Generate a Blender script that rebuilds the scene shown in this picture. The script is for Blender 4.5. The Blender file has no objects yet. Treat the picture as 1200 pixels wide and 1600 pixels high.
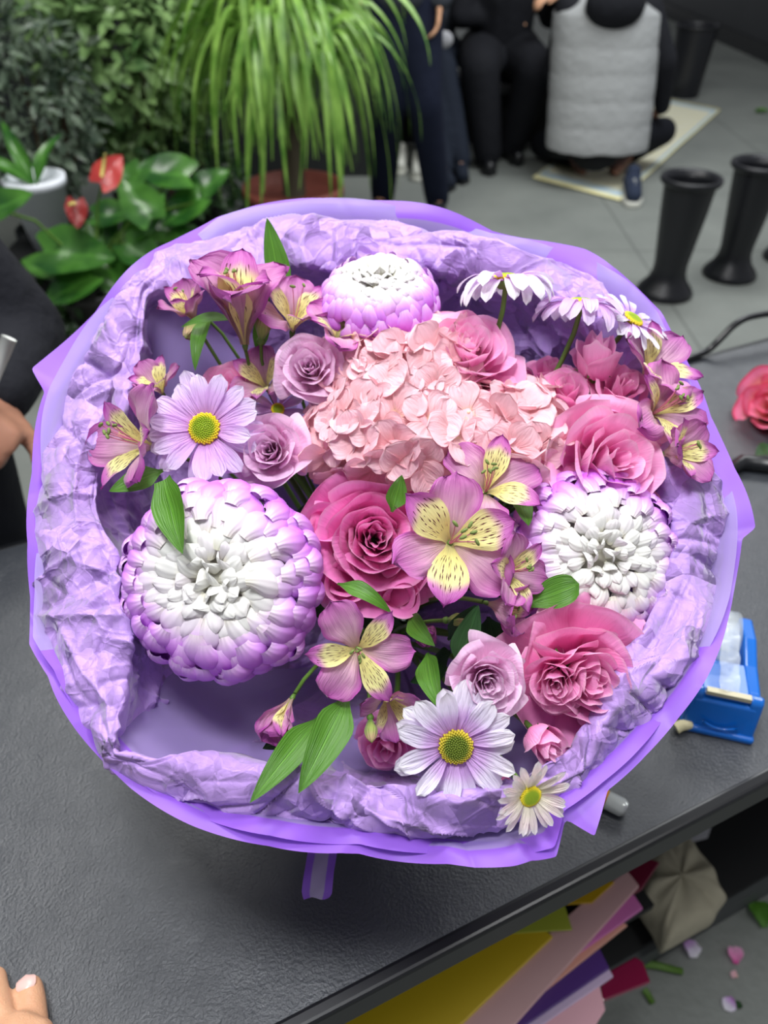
import bpy, math, random
import numpy as np
from mathutils import Vector, Matrix, noise

random.seed(7); rng = np.random.default_rng(7)
scn = bpy.context.scene
COL = scn.collection
D = math.radians
pi = math.pi

# ------------------------------------------------------------------ camera, light, exposure
FPX = 1202.0                      # focal length in pixels of the 1200x1600 frame
PITCH = D(40); CAMZ = 1.40
C = Vector((0, 0, CAMZ))
Fw = Vector((0, math.cos(PITCH), -math.sin(PITCH)))
Rt = Vector((1, 0, 0))
Up = Vector((0, math.sin(PITCH), math.cos(PITCH)))
cam = bpy.data.cameras.new('camera'); camo = bpy.data.objects.new('camera', cam); COL.objects.link(camo)
camo.location = C; camo.rotation_euler = (pi / 2 - PITCH, 0, 0)
cam.sensor_width = 36; cam.lens = FPX / 1600 * 36
cam.clip_start = 0.02; cam.clip_end = 100
cam.dof.use_dof = True; cam.dof.focus_distance = 0.49; cam.dof.aperture_fstop = 6.3
scn.camera = camo
scn.view_settings.view_transform = 'Standard'; scn.view_settings.look = 'None'
scn.view_settings.gamma = 1; scn.view_settings.use_curve_mapping = False
scn.view_settings.exposure = -0.45

world = bpy.data.worlds.new('world'); scn.world = world; world.use_nodes = True
wb = world.node_tree.nodes['Background']
wb.inputs['Color'].default_value = (0.92, 0.94, 1.0, 1); wb.inputs['Strength'].default_value = 0.44

def area(name, loc, target, size, power, color=(1, 1, 1), sy=None):
    l = bpy.data.lights.new(name, 'AREA'); l.energy = power; l.color = color
    l.shape = 'RECTANGLE'; l.size = size; l.size_y = sy or size
    o = bpy.data.objects.new(name, l); COL.objects.link(o); o.location = loc
    d = (Vector(target) - Vector(loc)).normalized()
    o.rotation_euler = d.to_track_quat('-Z', 'Y').to_euler()
    return o
area('ceiling_lamp_key', (-0.1, 1.12, 2.75), (0, .50, .9), .8, 30, (1.0, .97, .95), .4)
area('ceiling_lamp_right', (0.85, 0.25, 2.75), (0.05, .5, .95), 0.4, 12, (1, 1, 1))
area('ceiling_lamp_front', (-0.22, 0.12, 2.7), (0.0, .4, .9), 0.40, 38, (.95, .97, 1.0))
area('ceiling_lamp_plants', (-0.8, 2.2, 3.0), (-0.7, 3.1, .5), 0.9, 66, (1, 1, .96))
area('ceiling_lamp_floor', (1.6, 3.6, 3.2), (1.4, 4.2, 0), 1.6, 135, (.95, .98, 1.0))

def ray(px, py):
    return Fw + Rt * ((px - 600) / FPX) + Up * ((800 - py) / FPX)
def P(px, py, z): return C + ray(px, py) * z
def G(px, py, h=0.0):
    d = ray(px, py); return C + d * ((h - CAMZ) / d.z)
def W(px, py, y):
    d = ray(px, py); return C + d * (y / d.y)

# bouquet frame: leaning a little towards the viewer
O = P(600, 840, .54)
TILT = D(26)
BN = Vector((0, -math.sin(TILT), math.cos(TILT)))
BX = Vector((1, 0, 0)); BY = Vector((0, math.cos(TILT), math.sin(TILT)))
def B(px, py, h=0.0):
    d = ray(px, py); return C + d * ((h + BN.dot(O - C)) / BN.dot(d))
def loc2w(x, y, h): return O + BX * x + BY * y + BN * h
def w2loc(p):
    q = p - O; return (q.dot(BX), q.dot(BY), q.dot(BN))
def depth_of(p): return (p - C).dot(Fw)
TIE = loc2w(0.0, 0.0, -0.23)

# ------------------------------------------------------------------ nodes / materials
class NT:
    def __init__(s, name):
        s.m = bpy.data.materials.new(name); s.m.use_nodes = True
        s.t = s.m.node_tree; s.t.nodes.clear()
        s.out = s.n('ShaderNodeOutputMaterial')
    def n(s, typ, **kw):
        nd = s.t.nodes.new(typ)
        for k, v in kw.items():
            if k[0] == '_': setattr(nd, k[1:], v)
            else:
                key = k.replace('__', ' ')
                inp = nd.inputs[int(key[1:])] if key[0] == 'i' and key[1:].isdigit() else nd.inputs[key]
                if hasattr(v, 'is_linked') or isinstance(v, bpy.types.NodeSocket): s.t.links.new(v, inp)
                else: inp.default_value = v
        return nd
    def link(s, a, b): s.t.links.new(a, b)
    def math(s, op, a, b=0.0, c=0.0):
        return s.n('ShaderNodeMath', _operation=op, i0=a, i1=b, i2=c).outputs[0]
    def mix(s, f, a, b, mode='MIX'):
        nd = s.t.nodes.new('ShaderNodeMix'); nd.data_type = 'RGBA'; nd.blend_type = mode
        for i, v in ((0, f), (6, a), (7, b)):
            if isinstance(v, bpy.types.NodeSocket): s.t.links.new(v, nd.inputs[i])
            else: nd.inputs[i].default_value = v if i == 0 else (tuple(v) + (1,))[:4]
        return nd.outputs[2]
    def ramp(s, f, stops, interp='EASE'):
        nd = s.t.nodes.new('ShaderNodeValToRGB'); s.t.links.new(f, nd.inputs[0])
        cr = nd.color_ramp; cr.interpolation = interp
        while len(cr.elements) > 1: cr.elements.remove(cr.elements[-1])
        for i, (p, c) in enumerate(stops):
            e = cr.elements[0] if i == 0 else cr.elements.new(p)
            e.position = p; e.color = (tuple(c) + (1,))[:4] if not isinstance(c, (int, float)) else (c, c, c, 1)
        return nd.outputs[0]
    def uv(s):
        sp = s.n('ShaderNodeSeparateXYZ', Vector=s.n('ShaderNodeUVMap').outputs[0]); return sp.outputs[0], sp.outputs[1]
    def comb(s, x, y, z=0.0): return s.n('ShaderNodeCombineXYZ', X=x, Y=y, Z=z).outputs[0]
    def noise(s, vec, scale, detail=3, rough=.5): 
        return s.n('ShaderNodeTexNoise', Vector=vec, Scale=scale, Detail=detail, Roughness=rough).outputs['Fac']
    def obj(s): return s.n('ShaderNodeTexCoord').outputs['Object']
    def bump(s, h, dist, strength=1.0): return s.n('ShaderNodeBump', Height=h, Distance=dist, Strength=strength).outputs[0]
def srgb(r, g, b):
    f = lambda c: (c / 255) / 12.92 if c / 255 <= .04045 else ((c / 255 + .055) / 1.055) ** 2.4
    return (f(r), f(g), f(b))

def thin_shader(t, col, rough=.5, trans=.35, normal=None, spec=.3, sheen=0, transcol=None):
    """a thin leaf or petal: part of the light passes through it"""
    p = t.n('ShaderNodeBsdfPrincipled', Roughness=rough)
    p.inputs['Specular IOR Level'].default_value = spec
    p.inputs['Sheen Weight'].default_value = sheen
    t.link(col, p.inputs['Base Color'])
    tr = t.n('ShaderNodeBsdfTranslucent'); t.link(transcol or col, tr.inputs['Color'])
    if normal: t.link(normal, p.inputs['Normal'])
    mx = t.n('ShaderNodeMixShader'); mx.inputs[0].default_value = trans
    t.link(p.outputs[0], mx.inputs[1]); t.link(tr.outputs[0], mx.inputs[2])
    t.link(mx.outputs[0], t.out.inputs[0])
    return p

def petal_mat(name, stops, edge=None, edgew=.12, vein=.35, trans=.3, rough=.55, var=.10, bump=.0006, streak=30):
    t = NT(name); u, v = t.uv()
    col = t.ramp(u, stops)
    rnd = t.n('ShaderNodeObjectInfo').outputs['Random']
    v2 = t.comb(t.math('MULTIPLY', u, 2.2), t.math('MULTIPLY', v, float(streak)), t.math('MULTIPLY', rnd, 40))
    st = t.noise(v2, 1.0, 3)
    col = t.mix(t.math('MULTIPLY', t.math('SUBTRACT', st, .42), vein * 3), col, t.mix(1.0, col, (.80, .68, .78), 'MULTIPLY'))
    if edge:
        a = t.math('ABSOLUTE', t.math('SUBTRACT', v, .5))
        e = t.math('MAXIMUM', t.math('MULTIPLY', a, 2.0), u)
        ef = t.n('ShaderNodeMapRange', Value=e, i1=1 - edgew, i2=1.0)
        col = t.mix(t.math('MULTIPLY', ef.outputs[0], .75), col, edge)
    br = t.math('ADD', 1 - var, t.math('MULTIPLY', rnd, 2 * var))
    hs = t.n('ShaderNodeHueSaturation', Hue=.484 if name.startswith('rose_') and 'orange' not in name else .5, Saturation=1.08 if name.startswith('rose_') else 1.0, Value=br, Color=col); col = hs.outputs[0]
    thin_shader(t, col, rough, trans, t.bump(st, bump), .28, .25)
    return t.m

def plain(name, col, rough=.6, metal=0, spec=.4, bump=None, var=None, coat=0):
    t = NT(name); o = t.obj()
    c = t.mix(0, col, col)
    if var:
        nz = t.noise(o, var[1], 4); c = t.mix(nz, tuple(x * (1 - var[0]) for x in col), tuple(min(1, x * (1 + var[0])) for x in col))
    p = t.n('ShaderNodeBsdfPrincipled', Roughness=rough, Metallic=metal); t.link(c, p.inputs['Base Color'])
    p.inputs['Specular IOR Level'].default_value = spec; p.inputs['Coat Weight'].default_value = coat
    if bump: t.link(t.bump(t.noise(o, bump[1], 5), bump[0]), p.inputs['Normal'])
    t.link(p.outputs[0], t.out.inputs[0]); return t.m

# ------------------------------------------------------------------ geometry collector
class Geo:
    def __init__(s): s.v = []; s.f = []; s.uv = []; s.mi = []; s.tint = []
    def n(s): return sum(len(a) for a in s.v)
    def raw(s, V, F, UV=None, mi=0, tint=0.0):
        b = s.n(); V = np.asarray(V, float).reshape(-1, 3); s.v.append(V)
        s.uv.append(np.zeros((len(V), 2)) if UV is None else np.asarray(UV, float).reshape(-1, 2))
        s.tint.append(np.full(len(V), tint))
        for q in F: s.f.append([i + b for i in q]); s.mi.append(mi)
        return s
    def grid(s, X, closed=False, mi=0, tint=0.0, UV=None):
        nu, nv = X.shape[:2]
        if UV is None:
            uu, vv = np.meshgrid(np.linspace(0, 1, nu), np.linspace(0, 1, nv), indexing='ij'); UV = np.stack([uu, vv], -1)
        F = []
        for i in range(nu - 1):
            for j in range(nv if closed else nv - 1):
                k = (j + 1) % nv
                F.append((i * nv + j, (i + 1) * nv + j, (i + 1) * nv + k, i * nv + k))
        return s.raw(X.reshape(-1, 3), F, UV, mi, tint)
    def tube(s, pts, rad, n=8, mi=0, caps=True, tint=0.0):
        pts = [Vector(p) for p in pts]; m = len(pts)
        if isinstance(rad, (int, float)): rad = [rad] * m
        X = np.zeros((m, n, 3)); up = None
        for i in range(m):
            d = (pts[min(i + 1, m - 1)] - pts[max(i - 1, 0)])
            d = d.normalized() if d.length > 1e-9 else Vector((0, 0, 1))
            if up is None: up = d.orthogonal().normalized()
            up = (up - d * up.dot(d)); up = up.normalized() if up.length > 1e-6 else d.orthogonal().normalized()
            sd = d.cross(up)
            for j in range(n):
                a = 2 * pi * j / n; X[i, j] = pts[i] + (up * math.cos(a) + sd * math.sin(a)) * rad[i]
        b = s.n(); s.grid(X, True, mi, tint)
        if caps:
            s.f.append([b + j for j in range(n)][::-1]); s.mi.append(mi)
            s.f.append([b + (m - 1) * n + j for j in range(n)]); s.mi.append(mi)
        return s
    def lathe(s, prof, n=24, mi=0, cx=0, cy=0, tint=0.0):
        X = np.zeros((len(prof), n, 3))
        for i, (r, z) in enumerate(prof):
            for j in range(n):
                a = 2 * pi * j / n; X[i, j] = (cx + r * math.cos(a), cy + r * math.sin(a), z)
        return s.grid(X, True, mi, tint)
    def box(s, c, d, mi=0, M=None):
        V = np.array([[(x, y, z) for z in (-.5, .5)] for y in (-.5, .5) for x in (-.5, .5)]).reshape(-1, 3)
        V = V * np.array(d) + np.array(c)
        if M is not None: V = np.array([M @ Vector(p) for p in V])
        F = [(0, 4, 6, 2), (1, 3, 7, 5), (0, 1, 5, 4), (2, 6, 7, 3), (0, 2, 3, 1), (4, 5, 7, 6)]
        F = [(0, 2, 6, 4), (1, 5, 7, 3), (0, 4, 5, 1), (2, 3, 7, 6), (0, 1, 3, 2), (4, 6, 7, 5)]
        return s.raw(V, F, None, mi)
    def prism(s, pts, off, mi=0):
        """polygon pts (3D) extruded by the vector off"""
        n = len(pts); V = [Vector(p) for p in pts] + [Vector(p) + Vector(off) for p in pts]
        F = [list(range(n))[::-1], list(range(n, 2 * n))] + [(i, (i + 1) % n, n + (i + 1) % n, n + i) for i in range(n)]
        return s.raw(V, F, None, mi)
    def ball(s, c, r, mi=0, nu=8, nv=12, sc=(1, 1, 1)):
        X = np.zeros((nu + 1, nv, 3))
        for i in range(nu + 1):
            th = pi * i / nu
            for j in range(nv):
                a = 2 * pi * j / nv
                X[i, j] = (c[0] + r * sc[0] * math.sin(th) * math.cos(a), c[1] + r * sc[1] * math.sin(th) * math.sin(a), c[2] + r * sc[2] * math.cos(th))
        return s.grid(X, True, mi)
    def xf(s, M):
        A = np.array(M)
        s.v = [v @ A[:3, :3].T + A[:3, 3] for v in s.v]; return s

def mk(name, g, mats, parent=None, smooth=True, bevel=0, loc=None):
    V = np.concatenate(g.v); me = bpy.data.meshes.new(name)
    me.from_pydata(V.tolist(), [], g.f)
    UV = np.concatenate(g.uv); ul = me.uv_layers.new(name='UVMap')
    li = np.zeros(len(me.loops), dtype=np.int32); me.loops.foreach_get('vertex_index', li)
    ul.data.foreach_set('uv', UV[li].ravel().astype(np.float32))
    T = np.concatenate(g.tint)
    if T.any():
        at = me.attributes.new('tint', 'FLOAT', 'POINT'); at.data.foreach_set('value', T.astype(np.float32))
    if not isinstance(mats, (list, tuple)): mats = [mats]
    for m in mats: me.materials.append(m)
    me.polygons.foreach_set('material_index', np.array(g.mi, dtype=np.int32))
    me.polygons.foreach_set('use_smooth', np.full(len(g.f), smooth))
    me.update()
    o = bpy.data.objects.new(name, me); COL.objects.link(o)
    if parent: o.parent = parent
    if loc is not None: o.location = loc
    if bevel:
        b = o.modifiers.new('bevel', 'BEVEL'); b.width = bevel; b.segments = 3; b.limit_method = 'ANGLE'
    return o
def tag(o, label=None, cat=None, group=None, kind=None):
    for k, v in (('label', label), ('category', cat), ('group', group), ('kind', kind)):
        if v: o[k] = v
    return o
def thing(name, label, cat, M=None, group=None):
    o = bpy.data.objects.new(name, None); COL.objects.link(o); o.empty_display_size = .01
    if M is not None:
        o.matrix_basis = M if isinstance(M, Matrix) else Matrix.Translation(M)
    return tag(o, label, cat, group)

def frame(loc, facing, spin=0.0):
    z = Vector(facing).normalized(); x = Rt - z * Rt.dot(z)
    if x.length < .1: x = Up - z * Up.dot(z)
    x.normalize(); y = z.cross(x)
    M = Matrix((x, y, z)).transposed().to_4x4()
    return Matrix.Translation(loc) @ M @ Matrix.Rotation(spin, 4, 'Z')
def facing(fx, fy): return Rt * fx + Up * fy - Fw
def smooth01(x): x = np.clip(x, 0, 1); return x * x * (3 - 2 * x)

def catmull(rings, sub):
    """rings: list of (M,3) arrays -> smooth loft rows"""
    R = [rings[0]] + list(rings) + [rings[-1]]; out = []
    for k in range(1, len(R) - 2):
        n = sub[k - 1] if isinstance(sub, (list, tuple)) else sub
        for i in range(n):
            t = i / n; a, b, c, d = R[k - 1], R[k], R[k + 1], R[k + 2]
            out.append(.5 * ((2 * b) + (-a + c) * t + (2 * a - 5 * b + 4 * c - d) * t * t + (-a + 3 * b - 3 * c + d) * t ** 3))
    out.append(rings[-1]); return np.array(out)
# ------------------------------------------------------------------ wrapping of the bouquet
P_OUT = [(400,325),(480,319),(560,322),(640,328),(700,340),(770,362),(850,378),(910,402),(950,430),(1030,490),(1075,570),(1110,650),(1145,735),(1177,828),(1158,843),(1150,940),(1115,1030),(1060,1120),(1010,1180),(950,1235),(885,1282),(930,1308),(870,1340),(800,1355),(700,1350),(560,1335),(420,1322),(300,1290),(200,1230),(120,1140),(80,1060),(42,1005),(42,930),(45,850),(52,740),(72,615),(50,577),(150,490),(270,388),(340,340)]
P_IN = [(480,345),(600,350),(700,362),(830,398),(920,450),(1000,520),(1060,640),(1110,760),(1130,840),(1125,930),(1080,1030),(1020,1110),(940,1190),(860,1255),(880,1310),(800,1325),(700,1322),(560,1308),(420,1300),(300,1262),(215,1205),(140,1125),(98,1050),(62,990),(62,930),(66,850),(74,740),(95,625),(120,575),(190,505),(290,410),(370,362)]
T_OUT = [(620,360),(480,352),(330,376),(240,402),(205,440),(165,490),(125,560),(100,620),(75,700),(58,800),(50,900),(60,1000),(100,1110),(150,1185),(220,1230),(300,1255),(400,1285),(480,1298),(560,1302),(700,1305),(800,1290),(900,1240),(990,1150),(1070,1060),(1120,960),(1145,850),(1140,800),(1090,700),(1040,600),(1000,520),(930,445),(850,412),(740,382)]
T_IN = [(620,425),(500,418),(400,425),(300,448),(240,470),(225,560),(190,640),(160,720),(150,790),(185,870),(202,960),(200,1080),(180,1180),(240,1182),(300,1170),(380,1183),(470,1195),(600,1218),(700,1228),(800,1212),(880,1170),(930,1100),(965,1040),(1010,980),(1035,900),(1048,850),(1040,800),(1000,700),(950,600),(900,510),(820,445),(740,430)]
NTH = 1080
TH = np.linspace(-pi, pi, NTH, endpoint=False)
def ring(px, h, smooth=2):
    L = []
    for p in px:
        x, y, hh = w2loc(B(p[0], p[1], h)); L.append((math.atan2(y, x), math.hypot(x, y)))
    L.sort(); a = np.array([q[0] for q in L]); r = np.array([q[1] for q in L])
    a = np.concatenate([a - 2 * pi, a, a + 2 * pi]); r = np.tile(r, 3)
    rr = np.interp(TH, a, r)
    for _ in range(smooth): rr = (np.roll(rr, 1) + 2 * rr + np.roll(rr, -1)) / 4
    return rr
def ring3(rr, h):
    h = np.broadcast_to(h, rr.shape)
    return np.stack([rr * np.cos(TH), rr * np.sin(TH), h], -1)
def to_world(X):
    A = np.array([list(BX), list(BY), list(BN)]); return X @ A + np.array(O)
def grid_normals(X):
    du = np.gradient(X, axis=0); dv = np.roll(X, -1, 1) - np.roll(X, 1, 1)
    n = np.cross(du, dv); return n / (np.linalg.norm(n, axis=-1, keepdims=True) + 1e-12)
def creases(S, Tt, count, amp, seed, lmin=.01, lmax=.05, w=.004, dirs=None):
    """random sharp-topped folds in a (metres) sheet parametrisation: height map"""
    g = np.random.default_rng(seed); H = np.zeros(S.shape)
    s0, s1, t0, t1 = S.min(), S.max(), Tt.min(), Tt.max()
    for _ in range(count):
        cx, cy = g.uniform(s0, s1), g.uniform(t0, t1); a = g.uniform(0, pi) if dirs is None else g.normal(dirs, .5)
        l = g.uniform(lmin, lmax); ww = w * g.uniform(.5, 2.2); k = amp * g.uniform(.4, 1.2) * (1 if g.random() < .6 else -1)
        dx = (S - cx + (s1 - s0) / 2) % (s1 - s0) - (s1 - s0) / 2; dy = Tt - cy
        p = dx * math.cos(a) + dy * math.sin(a); q = -dx * math.sin(a) + dy * math.cos(a)
        m = (np.abs(p) < l * 2.2) & (np.abs(q) < ww * 5)
        H[m] += k * np.exp(-np.abs(q[m]) / ww) * np.exp(-(p[m] / l) ** 2)
    return H

def crumple_tex(t, vec, scale, k=.5):
    """facets of crumpled paper: distance to a random plane in each cell"""
    hs = None
    for i, (s, a) in enumerate(((scale, 1.0), (scale * 2.3, .45), (scale * 5.1, .2))):
        vo = t.n('ShaderNodeTexVoronoi', Vector=vec, Scale=s); vo.feature = 'F1'
        d = t.n('ShaderNodeVectorMath', _operation='SUBTRACT', i0=vec, i1=t.n('ShaderNodeVectorMath', _operation='SCALE', i0=vo.outputs['Position']).outputs[0])
        cs = t.n('ShaderNodeVectorMath', _operation='SUBTRACT', i0=vo.outputs['Color'], i1=(.5, .5, .5))
        dt = t.n('ShaderNodeVectorMath', _operation='DOT_PRODUCT', i0=d.outputs[0], i1=cs.outputs[0]).outputs['Value']
        h = t.math('MULTIPLY', dt, a)
        hs = h if hs is None else t.math('ADD', hs, h)
    return hs
def m_tissue():
    t = NT('lavender_tissue'); o = t.obj()
    wv = t.n('ShaderNodeTexNoise', Vector=o, Scale=14.0, Detail=2.0)
    vec = t.n('ShaderNodeVectorMath', _operation='MULTIPLY_ADD', i0=wv.outputs['Color'], i1=(.05, .05, .05), i2=o).outputs[0]
    h1 = crumple_tex(t, vec, 30.0)
    fine = t.noise(o, 260, 3)
    col = t.mix(fine, srgb(184, 146, 222), srgb(200, 163, 234))
    ln = None
    for sc, am in ((26, 1.0), (61, .5)):
        ve = t.n('ShaderNodeTexVoronoi', Vector=vec, Scale=float(sc)); ve.feature = 'DISTANCE_TO_EDGE'
        l_ = t.math('MULTIPLY', t.n('ShaderNodeMapRange', Value=ve.outputs['Distance'], i1=0.0, i2=.09, i3=1.0, i4=0.0).outputs[0], am * .0005)
        ln = l_ if ln is None else t.math('ADD', ln, l_)
    b1 = t.bump(t.math('ADD', h1, ln), 1.3, 1.0)
    b2 = t.n('ShaderNodeBump', Height=fine, Distance=.0004, Strength=.6, Normal=b1).outputs[0]
    thin_shader(t, col, .42, .14, b2, .35, .3)
    return t.m
def m_plastic(name='frosted_wrap_sheet'):
    t = NT(name); u, v = t.uv()
    o = t.obj(); nz = t.noise(o, 5, 2)
    band = t.n('ShaderNodeMapRange', Value=u, i1=.90, i2=.915).outputs[0]
    col = t.mix(band, t.mix(nz, srgb(178, 158, 214), srgb(190, 172, 222)), srgb(160, 104, 228))
    p = t.n('ShaderNodeBsdfPrincipled', Roughness=.38); t.link(col, p.inputs['Base Color'])
    p.inputs['Specular IOR Level'].default_value = .35
    tr = t.n('ShaderNodeBsdfTranslucent'); t.link(col, tr.inputs[0])
    m1 = t.n('ShaderNodeMixShader', i0=.26, i1=p.outputs[0], i2=tr.outputs[0])
    tp = t.n('ShaderNodeBsdfTransparent'); tp.inputs[0].default_value = (.92, .88, 1, 1)
    fac = t.math('SUBTRACT', .34, t.math('MULTIPLY', band, .26))
    m2 = t.n('ShaderNodeMixShader', i0=fac, i1=m1.outputs[0], i2=tp.outputs[0])
    t.link(m2.outputs[0], t.out.inputs[0]); return t.m
M_TISSUE = m_tissue(); M_PLASTIC = m_plastic()

WRAP = thing('bouquet_wrapping', 'large lavender tissue and frosted purple bordered sheets wrapped round the bouquet', 'wrapping paper', Matrix.Translation(TIE))
WI = Matrix.Translation(-TIE)
# tissue
r0 = ring(T_OUT, .0); r1 = ring(T_IN, .01)
wob = lambda k, a, ph: a * np.sin(k * TH + ph)
hb = .012 * np.clip(np.sin(TH), 0, 1)
rings = [ring3(r0 - .002, -.016 + hb), ring3(r0, -.004 + hb), ring3(r0 * .72 + r1 * .28, .009 + wob(11, .003, 0) + hb), ring3(r0 * .35 + r1 * .65, .014 + wob(9, .003, 1) + hb * .6),
         ring3(r1, .008 + wob(13, .003, 2)), ring3(r1 * 1.02 + .001, -.012), ring3(r1 * 1.0, -.05 + wob(7, .006, 0)), ring3(r1 * .86, -.10 + wob(8, .006, 1)),
         ring3(r1 * .55, -.16), ring3(r1 * 0 + .045, -.20), ring3(r1 * 0 + .022, -.225)]
X = catmull(rings, [3, 14, 14, 14, 5, 12, 12, 12, 8, 4])
N = grid_normals(X)
ss = np.concatenate([[0], np.cumsum(np.linalg.norm(np.diff(X.mean(1) * 0 + X[:, 0], axis=0), axis=-1))])
ss = np.concatenate([[0], np.cumsum(np.linalg.norm(np.diff(X, axis=0), axis=-1).mean(1))])
Tt = np.repeat(ss[:, None], NTH, 1); S = np.repeat((TH * .21)[None], len(ss), 0)
rows = np.arange(len(ss))
H = creases(S, Tt[:, :], 760, .0046, 3, .010, .045, .0020) * (Tt < .14) + creases(S, Tt, 260, .004, 4, .02, .08, .005, dirs=pi / 2) * .8 + creases(S, Tt, 500, .0016, 5, .006, .02, .0013) * (Tt < .16)
fade = np.clip(Tt / .004, 0.35, 1) * np.clip((ss[-1] - Tt) / .08, 0, 1)
X = X + N * (H * fade)[..., None]
Xw = to_world(X)
g = Geo().grid(Xw, True).xf(WI); mk('tissue_lining', g, M_TISSUE, WRAP)

def sheet(name, outl, inn, dh, sc=1.0, waves=(), seed=0, part=False):
    po = ring(outl, .004 + dh, 1) * sc; pi_ = ring(inn, dh, 3) * sc
    pi_ = np.minimum(pi_, po - .010)
    h = sum((wob(k, a, p) for k, a, p in waves), np.zeros(NTH))
    hb = .006 * np.clip(np.sin(TH), 0, 1)
    rr = [ring3(pi_ * 0 + .060 + wob(5, .008, seed), -.312), ring3(pi_ * 0 + .042, -.27), ring3(pi_ * 0 + .026, -.228), ring3(pi_ * .28, -.20), ring3(pi_ * .6, -.135),
          ring3(pi_ * .85, -.06 + h * .4), ring3(pi_ * .97, -.016 + h * .8 + hb), ring3(pi_, -.002 + h + hb), ring3(po, .004 + h * 1.2 + hb)]
    sub = [4, 4, 4, 8, 10, 8, 4, 5]
    X = catmull(rr, sub); n = len(X); nb = 5
    U = np.concatenate([np.linspace(0, .90, n - nb), np.linspace(.93, 1, nb)])
    UV = np.stack(np.broadcast_arrays(U[:, None], np.linspace(0, 1, NTH)[None]), -1)
    if part: UV = UV.copy(); UV[..., 0] *= np.where(np.sin(TH) < -.35, 1.0, .88)[None]
    S = np.repeat((TH * .22)[None], n, 0); ssl = np.concatenate([[0], np.cumsum(np.linalg.norm(np.diff(X, axis=0), axis=-1).mean(1))])
    H = creases(S, np.repeat(ssl[:, None], NTH, 1), 90, .0025, seed + 50, .03, .09, .009, dirs=pi / 2)
    X = X + grid_normals(X) * H[..., None]
    mk(name, Geo().grid(to_world(X), True, UV=UV).xf(WI), M_PLASTIC, WRAP)
sheet('outer_sheet', P_OUT, P_IN, 0, 1.0, ((9, .0035, 0), (14, .0025, 1)), 1)
P2 = [(x, y) for x, y in P_OUT if (x, y) not in ((930,1308),(50,577),(1177,828))]
P2I = [(600 + (x - 600) * .955, 840 + (y - 840) * .955) for x, y in P2]
sheet('inner_sheet', P2, P2I, -.004, .972, ((7, .005, 2), (16, .002, .5)), 2, True)
# ribbon tied at the neck, its tail hanging to the table in front
t_ = NT('purple_ribbon'); u, v = t_.uv()
e_ = t_.math('ABSOLUTE', t_.math('SUBTRACT', v, .5))
cR = t_.mix(t_.n('ShaderNodeMapRange', Value=e_, i1=.22, i2=.26).outputs[0], srgb(196, 180, 220), srgb(165, 110, 235))
thin_shader(t_, cR, .4, .3, None, .4); M_RIBBON = t_.m
g = Geo()
for k in range(3):
    X = np.zeros((2, 40, 3))
    for j in range(40):
        a = 2 * pi * j / 40
        for i in (0, 1): X[i, j] = list(loc2w((.030 + .001 * k) * math.cos(a), (.030 + .001 * k) * math.sin(a), -.222 - .008 * k + .012 * i))
    g.grid(X, True)
mk('ribbon_band', g.xf(WI), M_RIBBON, WRAP)
pts = [TIE, P(520, 1180, .66), P(508, 1300, .60), P(499, 1360, .567), P(494, 1404, .555)]
pts = [Vector(p) for p in catmull([np.array([p]) for p in pts], 6)[:, 0]]
X = np.array([[list(p + Rt * ((j - 3) / 3 * (.011 if i < len(pts) - 3 else .011 - .001 * (i - len(pts) + 3)) ) + Up * (.0010 * math.sin(j * 1.3 + i))) for j in range(7)] for i, p in enumerate(pts)])
mk('ribbon_tail', Geo().grid(X).xf(WI), M_RIBBON, WRAP)
# ------------------------------------------------------------------ flowers
def prof(u, peak, base, e=2.0, f=2.0, tip=0.0):
    up = base + (1 - base) * smooth01(u / peak)
    dn = (1 - np.clip((u - peak) / (1 - peak), 0, 1) ** e) ** (1 / f)
    return np.where(u < peak, up, tip + (1 - tip) * dn)
def petal(L, Wd, az, el0, el1, r0=0.0, z0=0.0, pr=(.5, .3, 2, 2), cup=.2, nu=10, nv=7, ruf=0.0, seed=0, bp=1.0, hook=0.0, roll=0.0, yoff=0.0, point=0.0, bend=0.0):
    u = np.linspace(0, 1, nu + 1); el = el0 + (el1 - el0) * u ** bp - hook * smooth01((u - .7) / .3)
    ds = L / nu; r = r0 + np.concatenate([[0], np.cumsum(np.cos(el[1:]) * ds)]); z = z0 + np.concatenate([[0], np.cumsum(np.sin(el[1:]) * ds)])
    w = Wd / 2 * prof(u, *pr); v = np.linspace(-1, 1, nv)
    U, V = np.meshgrid(u, v, indexing='ij'); w2 = w[:, None]
    ang = cup * 1.2
    y = w2 * np.sin(V * ang) / math.sin(ang) if abs(ang) > .02 else w2 * V
    off = w2 * (1 - np.cos(V * ang)) / abs(math.sin(ang)) * (1 if cup > 0 else -1) if abs(ang) > .02 else 0 * V
    if ruf:
        R = np.array([[noise.noise(Vector((seed * 7.3 + a * 3.2, b * 2.6, seed * 1.7))) for b in v] for a in u])
        off = off + ruf * Wd * R * (np.abs(V) ** 1.2 * .9 + .25) * smooth01(U * 1.6)
        y = y * (1 + ruf * .5 * np.array([[noise.noise(Vector((a * 5, seed * 3.1, b * .1))) for b in v] for a in u]))
    y = y + roll * off + bend * L * U ** 2
    nr, nz = -np.sin(el)[:, None], np.cos(el)[:, None]
    rr = r[:, None] + nr * off; zz = z[:, None] + nz * off
    if point: rr = rr + point * L * smooth01((U - .6) / .4) * (1 - np.abs(V))
    c, s_ = math.cos(az), math.sin(az)
    X = np.stack([rr * c - (y + yoff) * s_, rr * s_ + (y + yoff) * c, zz], -1)
    return X

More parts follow.
